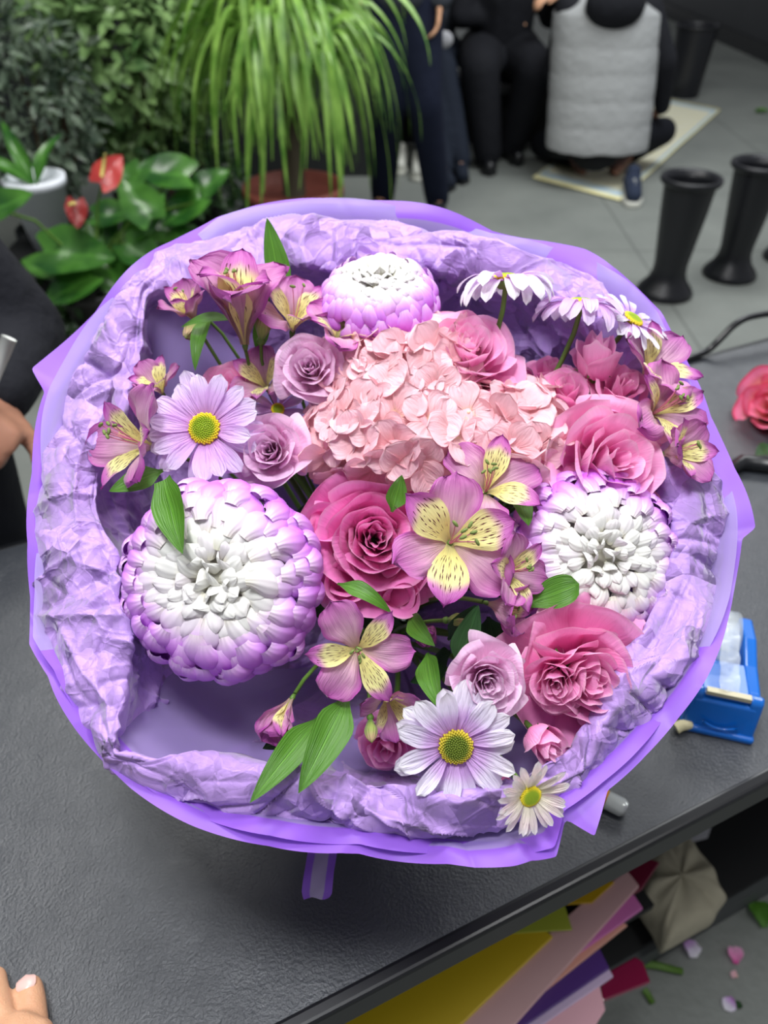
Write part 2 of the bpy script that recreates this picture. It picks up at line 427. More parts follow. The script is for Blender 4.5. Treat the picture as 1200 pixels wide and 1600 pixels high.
M_STEM = plain('green_stem', srgb(92, 128, 52), .5, var=(.25, 40))
def m_leaf(name, c1, c2, rough=.38, veins=22, back=None):
    t = NT(name); u, v = t.uv()
    a = t.math('ABSOLUTE', t.math('SUBTRACT', v, .5))
    st = t.noise(t.comb(t.math('MULTIPLY', u, 1.5), t.math('MULTIPLY', v, float(veins))), 1.0, 2)
    col = t.mix(t.math('MULTIPLY', st, 1.1), c1, c2)
    mid = t.n('ShaderNodeMapRange', Value=a, i1=.035, i2=.0).outputs[0]
    col = t.mix(t.math('MULTIPLY', mid, .4), col, tuple(min(1, x * 1.8) for x in c2))
    thin_shader(t, col, rough, .22, t.bump(st, .0008), .45)
    return t.m
M_LEAF = m_leaf('alstroemeria_leaf', srgb(52, 100, 26), srgb(96, 150, 48))
M_LEAFD = m_leaf('rose_leaf', srgb(22, 52, 26), srgb(52, 92, 46))
M_ROSE_HOT = petal_mat('rose_hot_pink', [(0, srgb(206, 60, 130)), (.4, srgb(236, 112, 172)), (.85, srgb(246, 150, 200)), (1, srgb(248, 170, 212))], srgb(244, 178, 208), .10, .22, .28)
M_ROSE_PINK = petal_mat('rose_soft_pink', [(0, srgb(226, 100, 156)), (.4, srgb(250, 164, 204)), (.9, srgb(253, 188, 220)), (1, srgb(254, 206, 230))], srgb(250, 200, 222), .10, .16, .28)
M_ROSE_DUSK = petal_mat('rose_dusky_pink', [(0, srgb(204, 76, 136)), (.4, srgb(242, 144, 188)), (.9, srgb(248, 170, 208)), (1, srgb(252, 196, 222))], srgb(246, 190, 212), .09, .2, .28)
M_ROSE_LILAC = petal_mat('rose_lilac', [(0, srgb(214, 130, 176)), (.35, srgb(240, 188, 218)), (.9, srgb(246, 208, 234)), (1, srgb(250, 222, 240))], srgb(242, 214, 232), .10, .16, .28)
M_ROSE_FIRE = petal_mat('rose_orange_pink', [(0, srgb(252, 220, 80)), (.35, srgb(255, 206, 160)), (.6, srgb(255, 176, 176)), (.9, srgb(253, 150, 184)), (1, srgb(240, 96, 130))], None, .1, .2, .25)
M_HYD = petal_mat('hydrangea_pink', [(0, srgb(246, 206, 176)), (.25, srgb(246, 190, 196)), (.8, srgb(248, 202, 212)), (1, srgb(250, 212, 220))], srgb(242, 170, 178), .07, .18, .2, var=.07, streak=9, bump=.0012)
M_HYDC = plain('hydrangea_centre', srgb(236, 196, 170), .5)
M_DAISY = petal_mat('daisy_lilac', [(0, srgb(222, 150, 226)), (.45, srgb(226, 182, 238)), (.85, srgb(230, 208, 244)), (1, srgb(240, 228, 250))], None, .1, .35, .3, var=.06, streak=7, bump=.0018)
M_DAISYW = petal_mat('daisy_white_lilac', [(0, srgb(200, 120, 214)), (.3, srgb(220, 178, 236)), (.65, srgb(240, 232, 250)), (1, srgb(250, 248, 254))], None, .1, .25, .3, var=.05, streak=7, bump=.0018)
M_CREAM = petal_mat('daisy_cream', [(0, srgb(240, 238, 170)), (.3, srgb(252, 244, 226)), (.7, srgb(253, 238, 234)), (1, srgb(254, 250, 248))], None, .1, .2, .3, var=.05, streak=7, bump=.0014)
def m_disc(name, c1, c2):
    t = NT(name); u, v = t.uv(); col = t.ramp(u, [(0, c1), (.4, c1), (.75, c2), (1, c2)], 'LINEAR')
    p = t.n('ShaderNodeBsdfPrincipled', Roughness=.6); t.link(col, p.inputs['Base Color']); t.link(p.outputs[0], t.out.inputs[0]); return t.m
M_DISC = m_disc('daisy_disc', srgb(150, 176, 30), srgb(226, 206, 40)); M_DISCG = m_disc('daisy_disc_dark', srgb(104, 122, 30), srgb(196, 176, 46))
def m_mum():
    t = NT('chrysanthemum_petal'); u, v = t.uv()
    ti = t.n('ShaderNodeAttribute', _attribute_name='tint').outputs['Fac']
    f = t.math('MULTIPLY', ti, t.n('ShaderNodeMapRange', Value=u, i1=.0, i2=.75, i3=.35, i4=1.0).outputs[0])
    col = t.ramp(f, [(0, srgb(236, 235, 229)), (.2, srgb(234, 218, 236)), (.5, srgb(222, 160, 240)), (.8, srgb(202, 108, 228)), (1, srgb(180, 78, 212))], 'LINEAR')
    base = t.n('ShaderNodeMapRange', Value=u, i1=.35, i2=0).outputs[0]
    col = t.mix(t.math('MULTIPLY', base, t.math('SUBTRACT', .45, t.math('MULTIPLY', ti, .4))), col, srgb(246, 240, 196))
    gr = t.math('SINE', t.math('MULTIPLY', v, 36.0))
    thin_shader(t, col, .40, .10, t.bump(gr, .00010), .35, .1)
    return t.m
M_MUM = m_mum()
def m_alstro_outer():
    t = NT('alstroemeria_outer_petal'); u, v = t.uv()
    a = t.math('MULTIPLY', t.math('ABSOLUTE', t.math('SUBTRACT', v, .5)), 2.0)
    rnd = t.n('ShaderNodeObjectInfo').outputs['Random']
    st = t.noise(t.comb(t.math('MULTIPLY', u, 2.5), t.math('MULTIPLY', v, 26.0), t.math('MULTIPLY', rnd, 30)), 1.0, 3)
    edge = t.n('ShaderNodeMapRange', Value=t.math('MAXIMUM', a, t.math('MULTIPLY', u, 1.02)), i1=.45, i2=1.0).outputs[0]
    col = t.mix(edge, srgb(232, 184, 206), srgb(190, 84, 176))
    col = t.mix(t.n('ShaderNodeMapRange', Value=u, i1=.42, i2=.0).outputs[0], col, srgb(214, 190, 150))
    col = t.mix(t.math('MULTIPLY', t.math('SUBTRACT', st, .45), 1.3), col, srgb(158, 52, 140))
    br = t.math('ADD', .80, t.math('MULTIPLY', rnd, .26))
    col = t.n('ShaderNodeHueSaturation', Value=br, Color=col).outputs[0]
    thin_shader(t, col, .42, .28, t.bump(st, .0008), .3, .3); return t.m
def m_alstro_inner():
    t = NT('alstroemeria_inner_petal'); u, v = t.uv()
    a = t.math('MULTIPLY', t.math('ABSOLUTE', t.math('SUBTRACT', v, .5)), 2.0)
    rnd = t.n('ShaderNodeObjectInfo').outputs['Random']
    col = t.ramp(t.math('ADD', u, t.math('MULTIPLY', a, .10)), [(0, srgb(214, 206, 140)), (.3, srgb(246, 238, 150)), (.68, srgb(246, 240, 166)), (.86, srgb(206, 116, 190)), (1, srgb(178, 70, 166))], 'EASE')
    vo = t.n('ShaderNodeTexVoronoi', Vector=t.comb(t.math('MULTIPLY', u, 6.5), t.math('MULTIPLY', v, 8.5), t.math('MULTIPLY', rnd, 17)), Scale=1.0)
    dd = t.n('ShaderNodeSeparateXYZ', Vector=t.n('ShaderNodeVectorMath', _operation='SUBTRACT', i0=t.comb(t.math('MULTIPLY', u, 6.5), t.math('MULTIPLY', v, 8.5), t.math('MULTIPLY', rnd, 17)), i1=vo.outputs['Position']).outputs[0])
    dash = t.math('ADD', t.math('MULTIPLY', t.math('ABSOLUTE', dd.outputs[0]), 2.6), t.math('MULTIPLY', t.math('ABSOLUTE', dd.outputs[1]), 8.0))
    dm = t.math('LESS_THAN', dash, 1.05)
    zone = t.math('MULTIPLY', t.math('LESS_THAN', t.math('ABSOLUTE', t.math('SUBTRACT', u, .53)), .27), t.math('LESS_THAN', a, .82))
    col = t.mix(t.math('MULTIPLY', dm, zone), col, srgb(96, 26, 50))
    st = t.noise(t.comb(t.math('MULTIPLY', u, 2.5), t.math('MULTIPLY', v, 22.0)), 1.0, 2)
    thin_shader(t, col, .45, .28, t.bump(st, .0008), .3, .2); return t.m
M_AO = m_alstro_outer(); M_AI = m_alstro_inner()
M_FIL = plain('alstroemeria_filament', srgb(206, 120, 150), .5); M_ANTH = plain('alstroemeria_anther', srgb(112, 128, 66), .7, bump=(.0006, 600))
M_BUD = petal_mat('alstroemeria_bud', [(0, srgb(96, 140, 52)), (.5, srgb(160, 176, 92)), (.85, srgb(198, 170, 130)), (1, srgb(120, 140, 60))], None, .1, .5, .1, streak=9)

def stem(root, M, back=.004, rad=.0022, tie=None, mat=None):
    """stem from under the flower head down to the binding point"""
    Mi = M.inverted(); p0 = M @ Vector((0, 0, -back)); z = M.to_3x3() @ Vector((0, 0, 1))
    a = random.uniform(0, 2 * pi); e = (tie or TIE) + BX * (.014 * math.cos(a)) + BY * (.014 * math.sin(a))
    foot = e + (e - p0).normalized() * .02 - BN * .055
    p1 = p0 - z * .05; L = (e - p0).length
    pts = [p0]
    for i in range(1, 9):
        t = i / 8; pts.append(p0 * (1 - t) ** 2 + p1 * 2 * t * (1 - t) + e * t * t)
    pts.append(foot)
    mk('stem', Geo().tube([Mi @ p for p in pts], rad, 6), mat or M_STEM, root)
    return pts

def leaf_mesh(base, tip, width, normal, droop=0.0, sag=.0, nu=14, nv=7, cup=.35, pr=(.35, .12, 1.7, 1.15), twist=0.0, heart=False):
    """lance shaped leaf from base to tip (world points)"""
    ax = tip - base; L = ax.length; ax.normalize(); nrm = (normal - ax * normal.dot(ax)).normalized(); sd = ax.cross(nrm)
    u = np.linspace(0, 1, nu + 1); w = width / 2 * prof(u, *pr); X = np.zeros((nu + 1, nv, 3))
    for i, uu in enumerate(u):
        tw = twist * uu; s2 = sd * math.cos(tw) + nrm * math.sin(tw); n2 = nrm * math.cos(tw) - sd * math.sin(tw)
        c = base + ax * (L * uu) + nrm * (droop * L * math.sin(pi * uu)) - nrm * (sag * L * uu * uu)
        for j in range(nv):
            v = -1 + 2 * j / (nv - 1)
            X[i, j] = c + s2 * (w[i] * v) + n2 * (cup * w[i] * abs(v) ** 1.5 + .05 * w[i] * math.sin(uu * 11 + v * 2))
    return X
def leaf(root, M, a, b, width_px, ha, hb, nrm=(0, 0, 1), mat=None, label=None, **k):
    pa, pb = B(a[0], a[1], ha), B(b[0], b[1], hb)
    wd = width_px * depth_of((pa + pb) / 2) / FPX
    n = Rt * nrm[0] + Up * nrm[1] - Fw * nrm[2]
    Mi = M.inverted(); X = leaf_mesh(pa, pb, wd, n, **k)
    o = mk('leaf', Geo().grid(X).xf(Mi), mat or M_LEAF, root)
    if label: o['label'] = label
    return o

def setup(name, label, cat, px, py, h, fx, fy, spin=0, group=None):
    p = B(px, py, h); M = frame(p, facing(fx, fy), spin); t = thing(name, label, cat, M, group)
    return t, M, depth_of(p) / FPX

def rose_petal_grid(R, rim, zrim, zb, dphi, phi, seed, curl=.2, fold=0.0, nu=12, nv=17, base=.12, bow=.75, pt=.05, spiral=.07):
    u = np.linspace(0, 1, nu + 1); v = np.linspace(-1, 1, nv); U, V = np.meshgrid(u, v, indexing='ij')
    g = np.random.default_rng(seed); p1, p2, p3 = g.uniform(0, 6, 3)
    top = 1 - .16 * np.abs(V) ** 3 + pt * np.exp(-(V / .22) ** 2) + .02 * np.sin(V * 5 + p1)
    Ue = U * top
    r = rim * (base + (1 - base) * np.sin(np.clip(Ue, 0, 1.1) * pi / 2) ** bow)
    z = zb + (zrim - zb) * Ue ** 1.25
    c = smooth01((U - .72) / .28) ** 1.4 * (1 + .5 * np.sin(V * 2.5 + p2))
    r = r + curl * R * c * .55; z = z - curl * R * c * .45
    f = np.abs(V) ** 2.5 * smooth01(U * 1.2)
    r = r + fold * R * f * .25; z = z - fold * R * f * .6
    W_ = (np.sin(pi * (.10 + .62 * U)) ** .6)
    a = phi + V * dphi * W_
    r = r * (1 + spiral * V) + R * .018 * np.sin(V * 6 + U * 5 + p3)
    z = z + R * .03 * np.sin(V * 4 + p1 + U * 3)
    return np.stack([r * np.cos(a), r * np.sin(a), z], -1)
def rose(label, px, py, Rpx, h, fx, fy, mat, N=26, spin=0, open_=1.0, depth=.95, outer=5, cat='rose', group=None, seed=0, hole=.06, dome=.30, st=True, name='rose', curl=.16, tilt_outer=1.0, tight=.72):
    t, M, s = setup(name, label, cat, px, py, h, fx, fy, spin, group); R = Rpx * s * 1.22
    g = np.random.default_rng(seed + 11); zb = -depth * R
    # rolled heart
    inner = 5
    for i in range(N):
        k = i / (N - 1)
        rim = R * (hole + (tight - hole) * k ** 1.15); ztop = -R * dome * k ** 2.2 * .9 + g.normal(0, .012) * R
        if k < .2: ztop -= R * .10 * (1 - k / .2)
        X = rose_petal_grid(R, rim, ztop, zb, D(86 - 34 * k) * g.uniform(.9, 1.1), i * D(137.5) + g.normal(0, .12), seed * 100 + i, curl=.05 + curl * k * k, fold=.15 * k, base=.30 if k < .4 else .16, bow=.6, pt=.04 + .04 * k)
        mk('petal', Geo().grid(X), mat, t)
    for i in range(outer):
        a = i * 2 * pi / outer + g.normal(0, .15) + seed
        k = i % 2
        X = rose_petal_grid(R, R * (.84 + .12 * k) * open_, -R * (.38 + .16 * k) * tilt_outer, zb, D(52) * g.uniform(.9, 1.15), a, seed * 100 + 70 + i, curl=.14 + .1 * g.random(), fold=.30 + .25 * g.random(), base=.10, bow=.9, pt=.12, nu=14, nv=21, spiral=.05)
        mk('petal', Geo().grid(X), mat, t)
    rose_base(t, R, zb)
    if st: stem(t, M, depth * R, .0024)
    return t, M, R
def rose_base(t, R, zb, n=5, L=.9, e=(5, -60)):
    g = Geo().ball((0, 0, zb - .08 * R), .17 * R, nu=6, nv=10, sc=(1, 1, .9)); mk('calyx', g, M_STEM, t)
    for i in range(n):
        X = petal(.62 * L * R, .28 * R, i * 2 * pi / n + .4, D(e[0]), D(e[1]), .12 * R, zb - .02 * R, (.25, .5, 1.5, 1.1), .4, 8, 5)
        mk('sepal', Geo().grid(X), M_LEAF, t)
def rose_bud(label, px, py, Rpx, h, fx, fy, mat, spin=0, seed=0, cat='rosebud', group=None, L=2.1, N=9, name='rosebud', st=True):
    """closed bud, taller than wide, seen from the side or above"""
    t, M, s = setup(name, label, cat, px, py, h, fx, fy, spin, group); R = Rpx * s; g = np.random.default_rng(seed)
    zb = -L * R
    for i in range(N):
        k = i / (N - 1)
        X = rose_petal_grid(R, R * (.18 + .80 * k), -R * .5 * k * k, zb, D(95 - 30 * k), i * D(137.5) + seed, seed * 50 + i, curl=.03 + .20 * k ** 3, fold=.1 * k, base=.35, bow=.5, pt=.10, nu=12, nv=15)
        mk('petal', Geo().grid(X), mat, t)
    rose_base(t, R, zb, 5, 1.3, (60, -10))
    if st: stem(t, M, -zb, .002)
    return t, M, R

def mum(label, px, py, Rx, h, fx, fy, n=210, H=.72, spin=0, seed=0, tmax=105, tint=(38, 88), L=.40, Wd=.125, asym=None, white=0.0):
    t, M, s = setup('chrysanthemum', label, 'chrysanthemum', px, py, h, fx, fy, spin); R = Rx * s; g = np.random.default_rng(seed)
    rest = Geo(); items = []
    for i in range(n):
        k = (i + .5) / n; th = D(tmax) * (k ** .62); az = i * D(137.508) + g.normal(0, .10); th += g.normal(0, .03)
        items.append((k, th, az))
    show = set(sorted(range(n), key=lambda i: -i)[:0])
    order = sorted(range(n), key=lambda i: abs(items[i][0] - .42))[:100]; show = set(order)
    for i, (k, th, az) in enumerate(items):
        l = R * L * (.68 + .52 * min(1, k * 1.8)) * g.uniform(.88, 1.12); w = R * Wd * (.85 + .6 * min(1, k * 2.2)) * 2.2 * g.uniform(.85, 1.12)
        lift = D(34) * (1 - k) ** 2 + D(25) + g.normal(0, .10)
        # tangent outward (cos th, -sin th), normal (sin th, cos th)
        el = -th + lift
        e0 = el + D(30); e1 = el - D(50) * (.4 + .6 * min(1, k * 2)); 
        if k < .05: e0, e1 = D(80), D(60)
        u = np.linspace(0, 1, 9); em = e0 + (e1 - e0) * u
        dr = np.cos(em[1:]).sum() * l / 8; dz = np.sin(em[1:]).sum() * l / 8
        tr, tz = R * math.sin(th), R * H * math.cos(th)
        X = petal(l, w, az, e0, e1, tr - dr, tz - dz, (.52, .38, 2.0, 2), -1.12, 12, 9, ruf=.03, seed=seed * 300 + i, hook=.35, bend=g.normal(0, .12))
        # turn about its own axis a little
        tn = float(np.clip((math.degrees(th) - tint[0]) / (tint[1] - tint[0]), 0, 1)) * (1 - white) + g.normal(0, .04)
        if asym: tn += asym[2] * max(0, math.cos(az - asym[0])) ** 2 * k
        tn = min(1, max(0.002, tn))
        if i in show: mk('petal', Geo().grid(X, tint=tn), M_MUM, t)
        else: rest.grid(X, tint=tn)
    o = mk('petals', rest, M_MUM, t); o['kind'] = 'stuff'
    mk('core', Geo().ball((0, 0, -.02 * R), R * .66, sc=(1, 1, H * .75), nu=10, nv=20), M_MUM, t)
    stem(t, M, .3 * R, .003)
    return t, M

def disc(t, R, z, mat, dome=.45, bump=.09, n=190):
    g = Geo(); g.ball((0, 0, z), R * .93, sc=(1, 1, dome), nu=8, nv=20)
    for i in range(n):
        k = (i + .5) / n; r = R * math.sqrt(k) * .98; a = i * 2.39996; zz = z + R * dome * math.sqrt(max(0, 1 - k * .96)) * .96
        b = R * bump * (.65 + .5 * k)
        n0 = g.n(); g.ball((r * math.cos(a), r * math.sin(a), zz), b, nu=4, nv=6, sc=(1, 1, 1.5)); g.uv[-1][:, 0] = k
    return mk('disc', g, mat, t)
def daisy(label, px, py, Rpx, h, fx, fy, n=(13, 12), mat=None, dmat=None, discR=.24, Wd=.24, spin=0, seed=0, el=(12, -6), pr=(.62, .35, 2.6, 2.2), ruf=.12, cup=.28, stm=True, el2=None, name='daisy_chrysanthemum', cat='daisy'):
    t, M, s = setup(name, label, cat, px, py, h, fx, fy, spin); R = Rpx * s; g = np.random.default_rng(seed)
    mat = mat or M_DAISY
    for layer, m in enumerate(n):
        for i in range(m):
            az = (i + .5 * layer) * 2 * pi / m + g.normal(0, .09); l = R * (1 - discR * .7) * g.uniform(.88, 1.06) * (1 - .05 * layer)
            e0 = D(el[0] + 12 * (layer)) + g.normal(0, .06); e1 = D(el[1] + 8 * layer) + g.normal(0, .13)
            X = petal(l, R * Wd * g.uniform(.85, 1.15), az, e0, e1, discR * R * .62, -.05 * R + .02 * R * layer, pr, cup * g.uniform(.5, 1.4), 11, 7, ruf, seed * 60 + layer * 20 + i, bend=g.normal(0, .05), yoff=0)
            mk('petal', Geo().grid(X), mat, t)
    disc(t, R * discR, .0, dmat or M_DISC)
    mk('receptacle', Geo().lathe([(.0, -.17 * R), (.1 * R, -.16 * R), (.2 * R, -.08 * R), (.2 * R, -.02 * R), (0, -.01 * R)], 14), M_STEM, t)
    if stm: stem(t, M, .15 * R, .0019)
    return t, M, R

def hydrangea(label, lobes, h):
    t, M, s = setup('hydrangea', label, 'hydrangea', 672, 625, h, 0, .12)
    g = np.random.default_rng(5); cnt = 0; placed = []
    for (px, py, rx, ry, n, hh, hz) in lobes:
        for i in range(n):
            k = (i + .5) / n; th = math.acos(1 - k * .97) ; az = i * 2.39996 + g.normal(0, .15)
            x = px + rx * math.sin(th) * math.cos(az) * FPX / FPX; y = py - ry * math.sin(th) * math.sin(az)
            p = B(x, y, hh + hz * (math.cos(th) - .3) + g.normal(0, .0015))
            if any((p - q).length < .0132 for q in placed): continue
            placed.append(p)
            dirv = (Rt * (math.sin(th) * math.cos(az)) + Up * (math.sin(th) * math.sin(az) + .25) - Fw * (math.cos(th) + .25) + Rt * g.normal(0, .34) + Up * g.normal(0, .34)).normalized()
            Mf = frame(p, dirv, g.uniform(0, 6)); L = .0232 * g.uniform(.82, 1.12); G_ = Geo(); e = D(g.uniform(8, 48))
            for q in range(4):
                X = petal(L, L * g.uniform(.98, 1.22), q * pi / 2 + g.normal(0, .06), e + g.normal(0, .10), e * .25 - D(6) + g.normal(0, .12), .0008, .0004 * (q % 2), (.58, .22, 2.3, 2.1), .28, 9, 9, .11, cnt * 4 + q)
                G_.grid(X)
            Mi = M.inverted() @ Mf
            f = mk('floret', G_, M_HYD, t); f.matrix_basis = Mi
            mk('floret_centre', Geo().ball((0, 0, .0012), .0016, nu=5, nv=8), M_HYDC, f)
            cnt += 1
    core = Geo()
    for (px, py, rx, ry, n, hh, hz) in lobes:
        c = M.inverted() @ B(px, py, hh - .012); core.ball(c, 1.0, nu=8, nv=14, sc=(rx * s * .72, ry * s * .72, .014))
    mk('flower_stalks', core, M_HYDC, t)
    stem(t, M, .02, .0032)
    return t, M

def alstro(label, px, py, Rpx, h, fx, fy, spin=0, seed=0, open_=(62, 8), outer=(62, 4), wo=.74, wi=.42, stamens=6, group=None, stm=True, sel=range(6), Lk=1.45, zk=.62, bp=.85):
    """Peruvian lily: three broad pink outer petals, three narrower striped yellow ones, six stamens"""
    t, M, s = setup('alstroemeria', label, 'alstroemeria', px, py, h, fx, fy, spin, group); R = Rpx * s; g = np.random.default_rng(seed)
    L = R * Lk; zb = -zk * R
    for q in range(3):
        if q not in sel: continue
        az = q * 2 * pi / 3 + pi / 2 + g.normal(0, .06)
        X = petal(L * g.uniform(.95, 1.05), L * wo * g.uniform(.92, 1.08), az, D(outer[0] + g.normal(0, 4)), D(outer[1] + g.normal(0, 8)), .05 * R, zb, (.66, .16, 2.4, 1.9), .30, 14, 11, .24, seed * 10 + q, bp=bp, point=.05)
        mk('outer_petal', Geo().grid(X), M_AO, t)
    for q in range(3):
        if q + 3 not in sel: continue
        az = q * 2 * pi / 3 - pi / 2 + g.normal(0, .08)
        X = petal(L * 1.02 * g.uniform(.95, 1.05), L * wi * g.uniform(.92, 1.08), az, D(open_[0] + 8), D(open_[1]) + g.normal(0, .08), .04 * R, zb + .02 * R, (.62, .18, 1.9, 1.5), .30, 14, 9, .16, seed * 10 + q + 5, bp=bp * 1.1, point=.05)
        mk('inner_petal', Geo().grid(X), M_AI, t)
    for q in range(stamens):
        a = D(100) + g.normal(0, .6); lean = g.uniform(.05, .45); pts = []
        for i in range(8):
            k = i / 7; r = R * lean * k ** 1.6; pts.append((r * math.cos(a) + .03 * R * math.cos(q), r * math.sin(a) + .03 * R * math.sin(q), zb + (L * .80) * k))
        f = mk('stamen', Geo().tube(pts, .012 * R, 5), M_FIL, t)
        e = Vector(pts[-1]); mk('anther', Geo().ball((0, 0, 0), .085 * R, nu=6, nv=8, sc=(.45, 1, .5)).xf(Matrix.Translation(e) @ Matrix.Rotation(g.uniform(0, 3), 4, 'Z')), M_ANTH, f)
    mk('ovary', Geo().lathe([(0, zb - .20 * R), (.06 * R, zb - .17 * R), (.085 * R, zb - .06 * R), (.06 * R, zb + .05 * R), (0, zb + .06 * R)], 10), M_STEM, t)
    if stm: stem(t, M, (zk + .2) * R, .0015)
    return t, M, R
def alstro_bud(label, px, py, Rpx, h, fx, fy, seed=0):
    t, M, s = setup('alstroemeria_bud', label, 'flower bud', px, py, h, fx, fy); R = Rpx * s
    for q in range(6):
        X = petal(2.6 * R, 1.15 * R, q * pi / 3 + seed, D(48), D(128), .1 * R, -1.6 * R, (.5, .35, 2, 1.5), .7, 10, 7, .05, q)
        mk('petal', Geo().grid(X), M_BUD, t)
    mk('ovary', Geo().ball((0, 0, -1.7 * R), .35 * R), M_STEM, t); stem(t, M, 1.8 * R, .0014)
    return t, M
# ------------------------------------------------------------------ the bouquet, flower by flower
mum('big white chrysanthemum with violet rim at the lower left of the bouquet', 352, 905, 150, .000, -.10, .05, n=200, seed=1, spin=.4, tint=(42, 84), asym=(-2.5, 0, 1.1))
mum('white chrysanthemum with lilac rim on the right below the open pink rose', 922, 866, 128, -.008, .12, .05, n=200, seed=2, spin=1.4, tint=(46, 86), L=.36, Wd=.105, asym=(-.3, 0, .5))
mum('half hidden white and violet chrysanthemum at the back by the top tissue fold', 592, 484, 90, .018, -.05, .95, n=190, seed=3, spin=.2, tint=(44, 84), H=.9)

t, M = hydrangea('pale pink hydrangea head in the middle of the bouquet', [(645, 580, 108, 70, 40, .024, .030), (800, 676, 76, 66, 26, .018, .022), (650, 660, 150, 78, 46, .022, .032), (548, 660, 64, 84, 18, .008, .022)], .02)
leaf(t, M, (880, 690), (872, 640), 30, -.01, .0, (.5, .2, .8), M_LEAFD)

t, M, R = rose('large hot pink rose with tight spiral heart in the bouquet centre', 588, 838, 98, .030, .05, .08, M_ROSE_HOT, N=26, seed=1, spin=.3, outer=6, open_=1.05)
for i, (x, y, r_, a) in enumerate(((-.60, .34, .26, 2.2), (-.58, -.46, .24, 3.6), (.10, -.86, .22, 5.0))):      # outer petals rolled into small cones
    for k in range(2):
        X = rose_petal_grid(R, R * r_ * (1 - .35 * k), -R * .30, -R * .95, D(150), a + k * 2, 700 + i * 3 + k, curl=.10, fold=.1, base=.3, bow=.7, nv=25)
        X[..., 0] += x * R; X[..., 1] += y * R; mk('petal', Geo().grid(X), M_ROSE_HOT, t)
rose('large open soft pink rose on the upper right of the bouquet', 980, 712, 88, .044, .22, .15, M_ROSE_PINK, N=15, seed=2, outer=7, hole=.10, open_=1.12, dome=.2)
rose('large dusky pink rose with a twisted heart at the lower right', 934, 1072, 88, .026, .12, -.05, M_ROSE_DUSK, N=20, seed=3, outer=6, hole=.07, open_=1.2)
rose('dusky pink rose with folded petals between lilac rose and lower right rose', 868, 1078, 50, .026, -.25, -.3, M_ROSE_DUSK, N=16, seed=14, outer=4)
rose('soft pink ruffled rose behind the hydrangea', 735, 522, 76, .052, .10, .55, M_ROSE_PINK, N=20, seed=5, outer=6, open_=1.05)
rose('small pink rose half hidden behind the upper left lily trumpet', 352, 590, 46, .004, -.1, .5, M_ROSE_PINK, N=12, seed=6, outer=5)
rose('small pink rose tucked under the lower left edge of the lower daisy', 600, 1180, 42, -.045, -.2, -.3, M_ROSE_DUSK, N=10, seed=7, outer=4)
rose('lilac rose at the upper left beside the hydrangea', 480, 566, 49, .046, -.05, .06, M_ROSE_LILAC, N=16, seed=8, outer=5, open_=.98)
rose('lilac rose below the other lilac rose, right of the upper daisy', 414, 700, 54, .034, -.05, .05, M_ROSE_LILAC, N=18, seed=9, outer=5, open_=.98)
rose('lilac rose at the bottom above the lower daisy', 766, 1073, 54, .044, 0, -.05, M_ROSE_LILAC, N=19, seed=10, outer=5, open_=1.0)
rose('mauve pink spray rose side on at the right of the hydrangea', 885, 592, 50, .030, -.1, .9, M_ROSE_DUSK, N=12, seed=11, outer=5, open_=1.05)
rose('mauve spray rose between the pink bud and the open pink rose', 988, 590, 48, .034, .3, .6, M_ROSE_DUSK, N=10, seed=12, outer=5)
rose('low mauve spray rose behind the side on spray rose', 866, 562, 34, .004, .2, 1.2, M_ROSE_DUSK, N=9, seed=13, outer=4)
rose_bud('pink rosebud standing above the spray roses at the upper right', 936, 526, 40, .044, 0, 1.7, M_ROSE_PINK, seed=1, L=1.7)
rose_bud('small pink rosebud beside the cream daisy at the bottom right', 868, 1180, 32, .012, .5, -.5, M_ROSE_PINK, seed=2, L=1.8)
rose_bud('small faded mauve rosebud left of the cream daisy', 786, 1262, 25, -.012, -.1, -.9, M_ROSE_DUSK, seed=3, L=2.0)

daisy('lilac daisy with yellow green centre at the upper left', 320, 670, 95, .030, -.05, .08, seed=1, n=(14, 13), discR=.26, Wd=.30)
daisy('lilac and white daisy with dark green centre at the bottom', 712, 1166, 106, .022, .02, -.05, seed=2, n=(13, 10), mat=M_DAISYW, dmat=M_DISCG, discR=.255, Wd=.30)
daisy('small cream daisy with green centre overhanging the lower rim', 828, 1243, 68, .034, .30, -.28, seed=3, n=(17, 15), mat=M_CREAM, discR=.26, Wd=.19, el=(26, 6), pr=(.6, .5, 2.4, 2.2))
daisy('drooping lilac and white daisy standing above the ruffled pink rose', 790, 436, 96, .055, -.1, 3.2, seed=4, n=(12, 10), mat=M_DAISYW, Wd=.24, el=(34, -78), discR=.2)
daisy('side on lilac daisy between the drooping daisy and the white tipped one', 908, 474, 92, .045, .25, 3.2, seed=5, n=(12, 10), mat=M_DAISY, Wd=.24, el=(34, -74), discR=.2)
daisy('white tipped lilac daisy at the upper right rim', 988, 500, 70, .038, .7, 1.1, seed=6, n=(14, 12), mat=M_DAISYW, Wd=.2, el=(15, -20))
daisy('lilac daisy mostly hidden behind the upper left daisy', 434, 640, 44, -.006, .2, .3, seed=7, n=(10, 8))

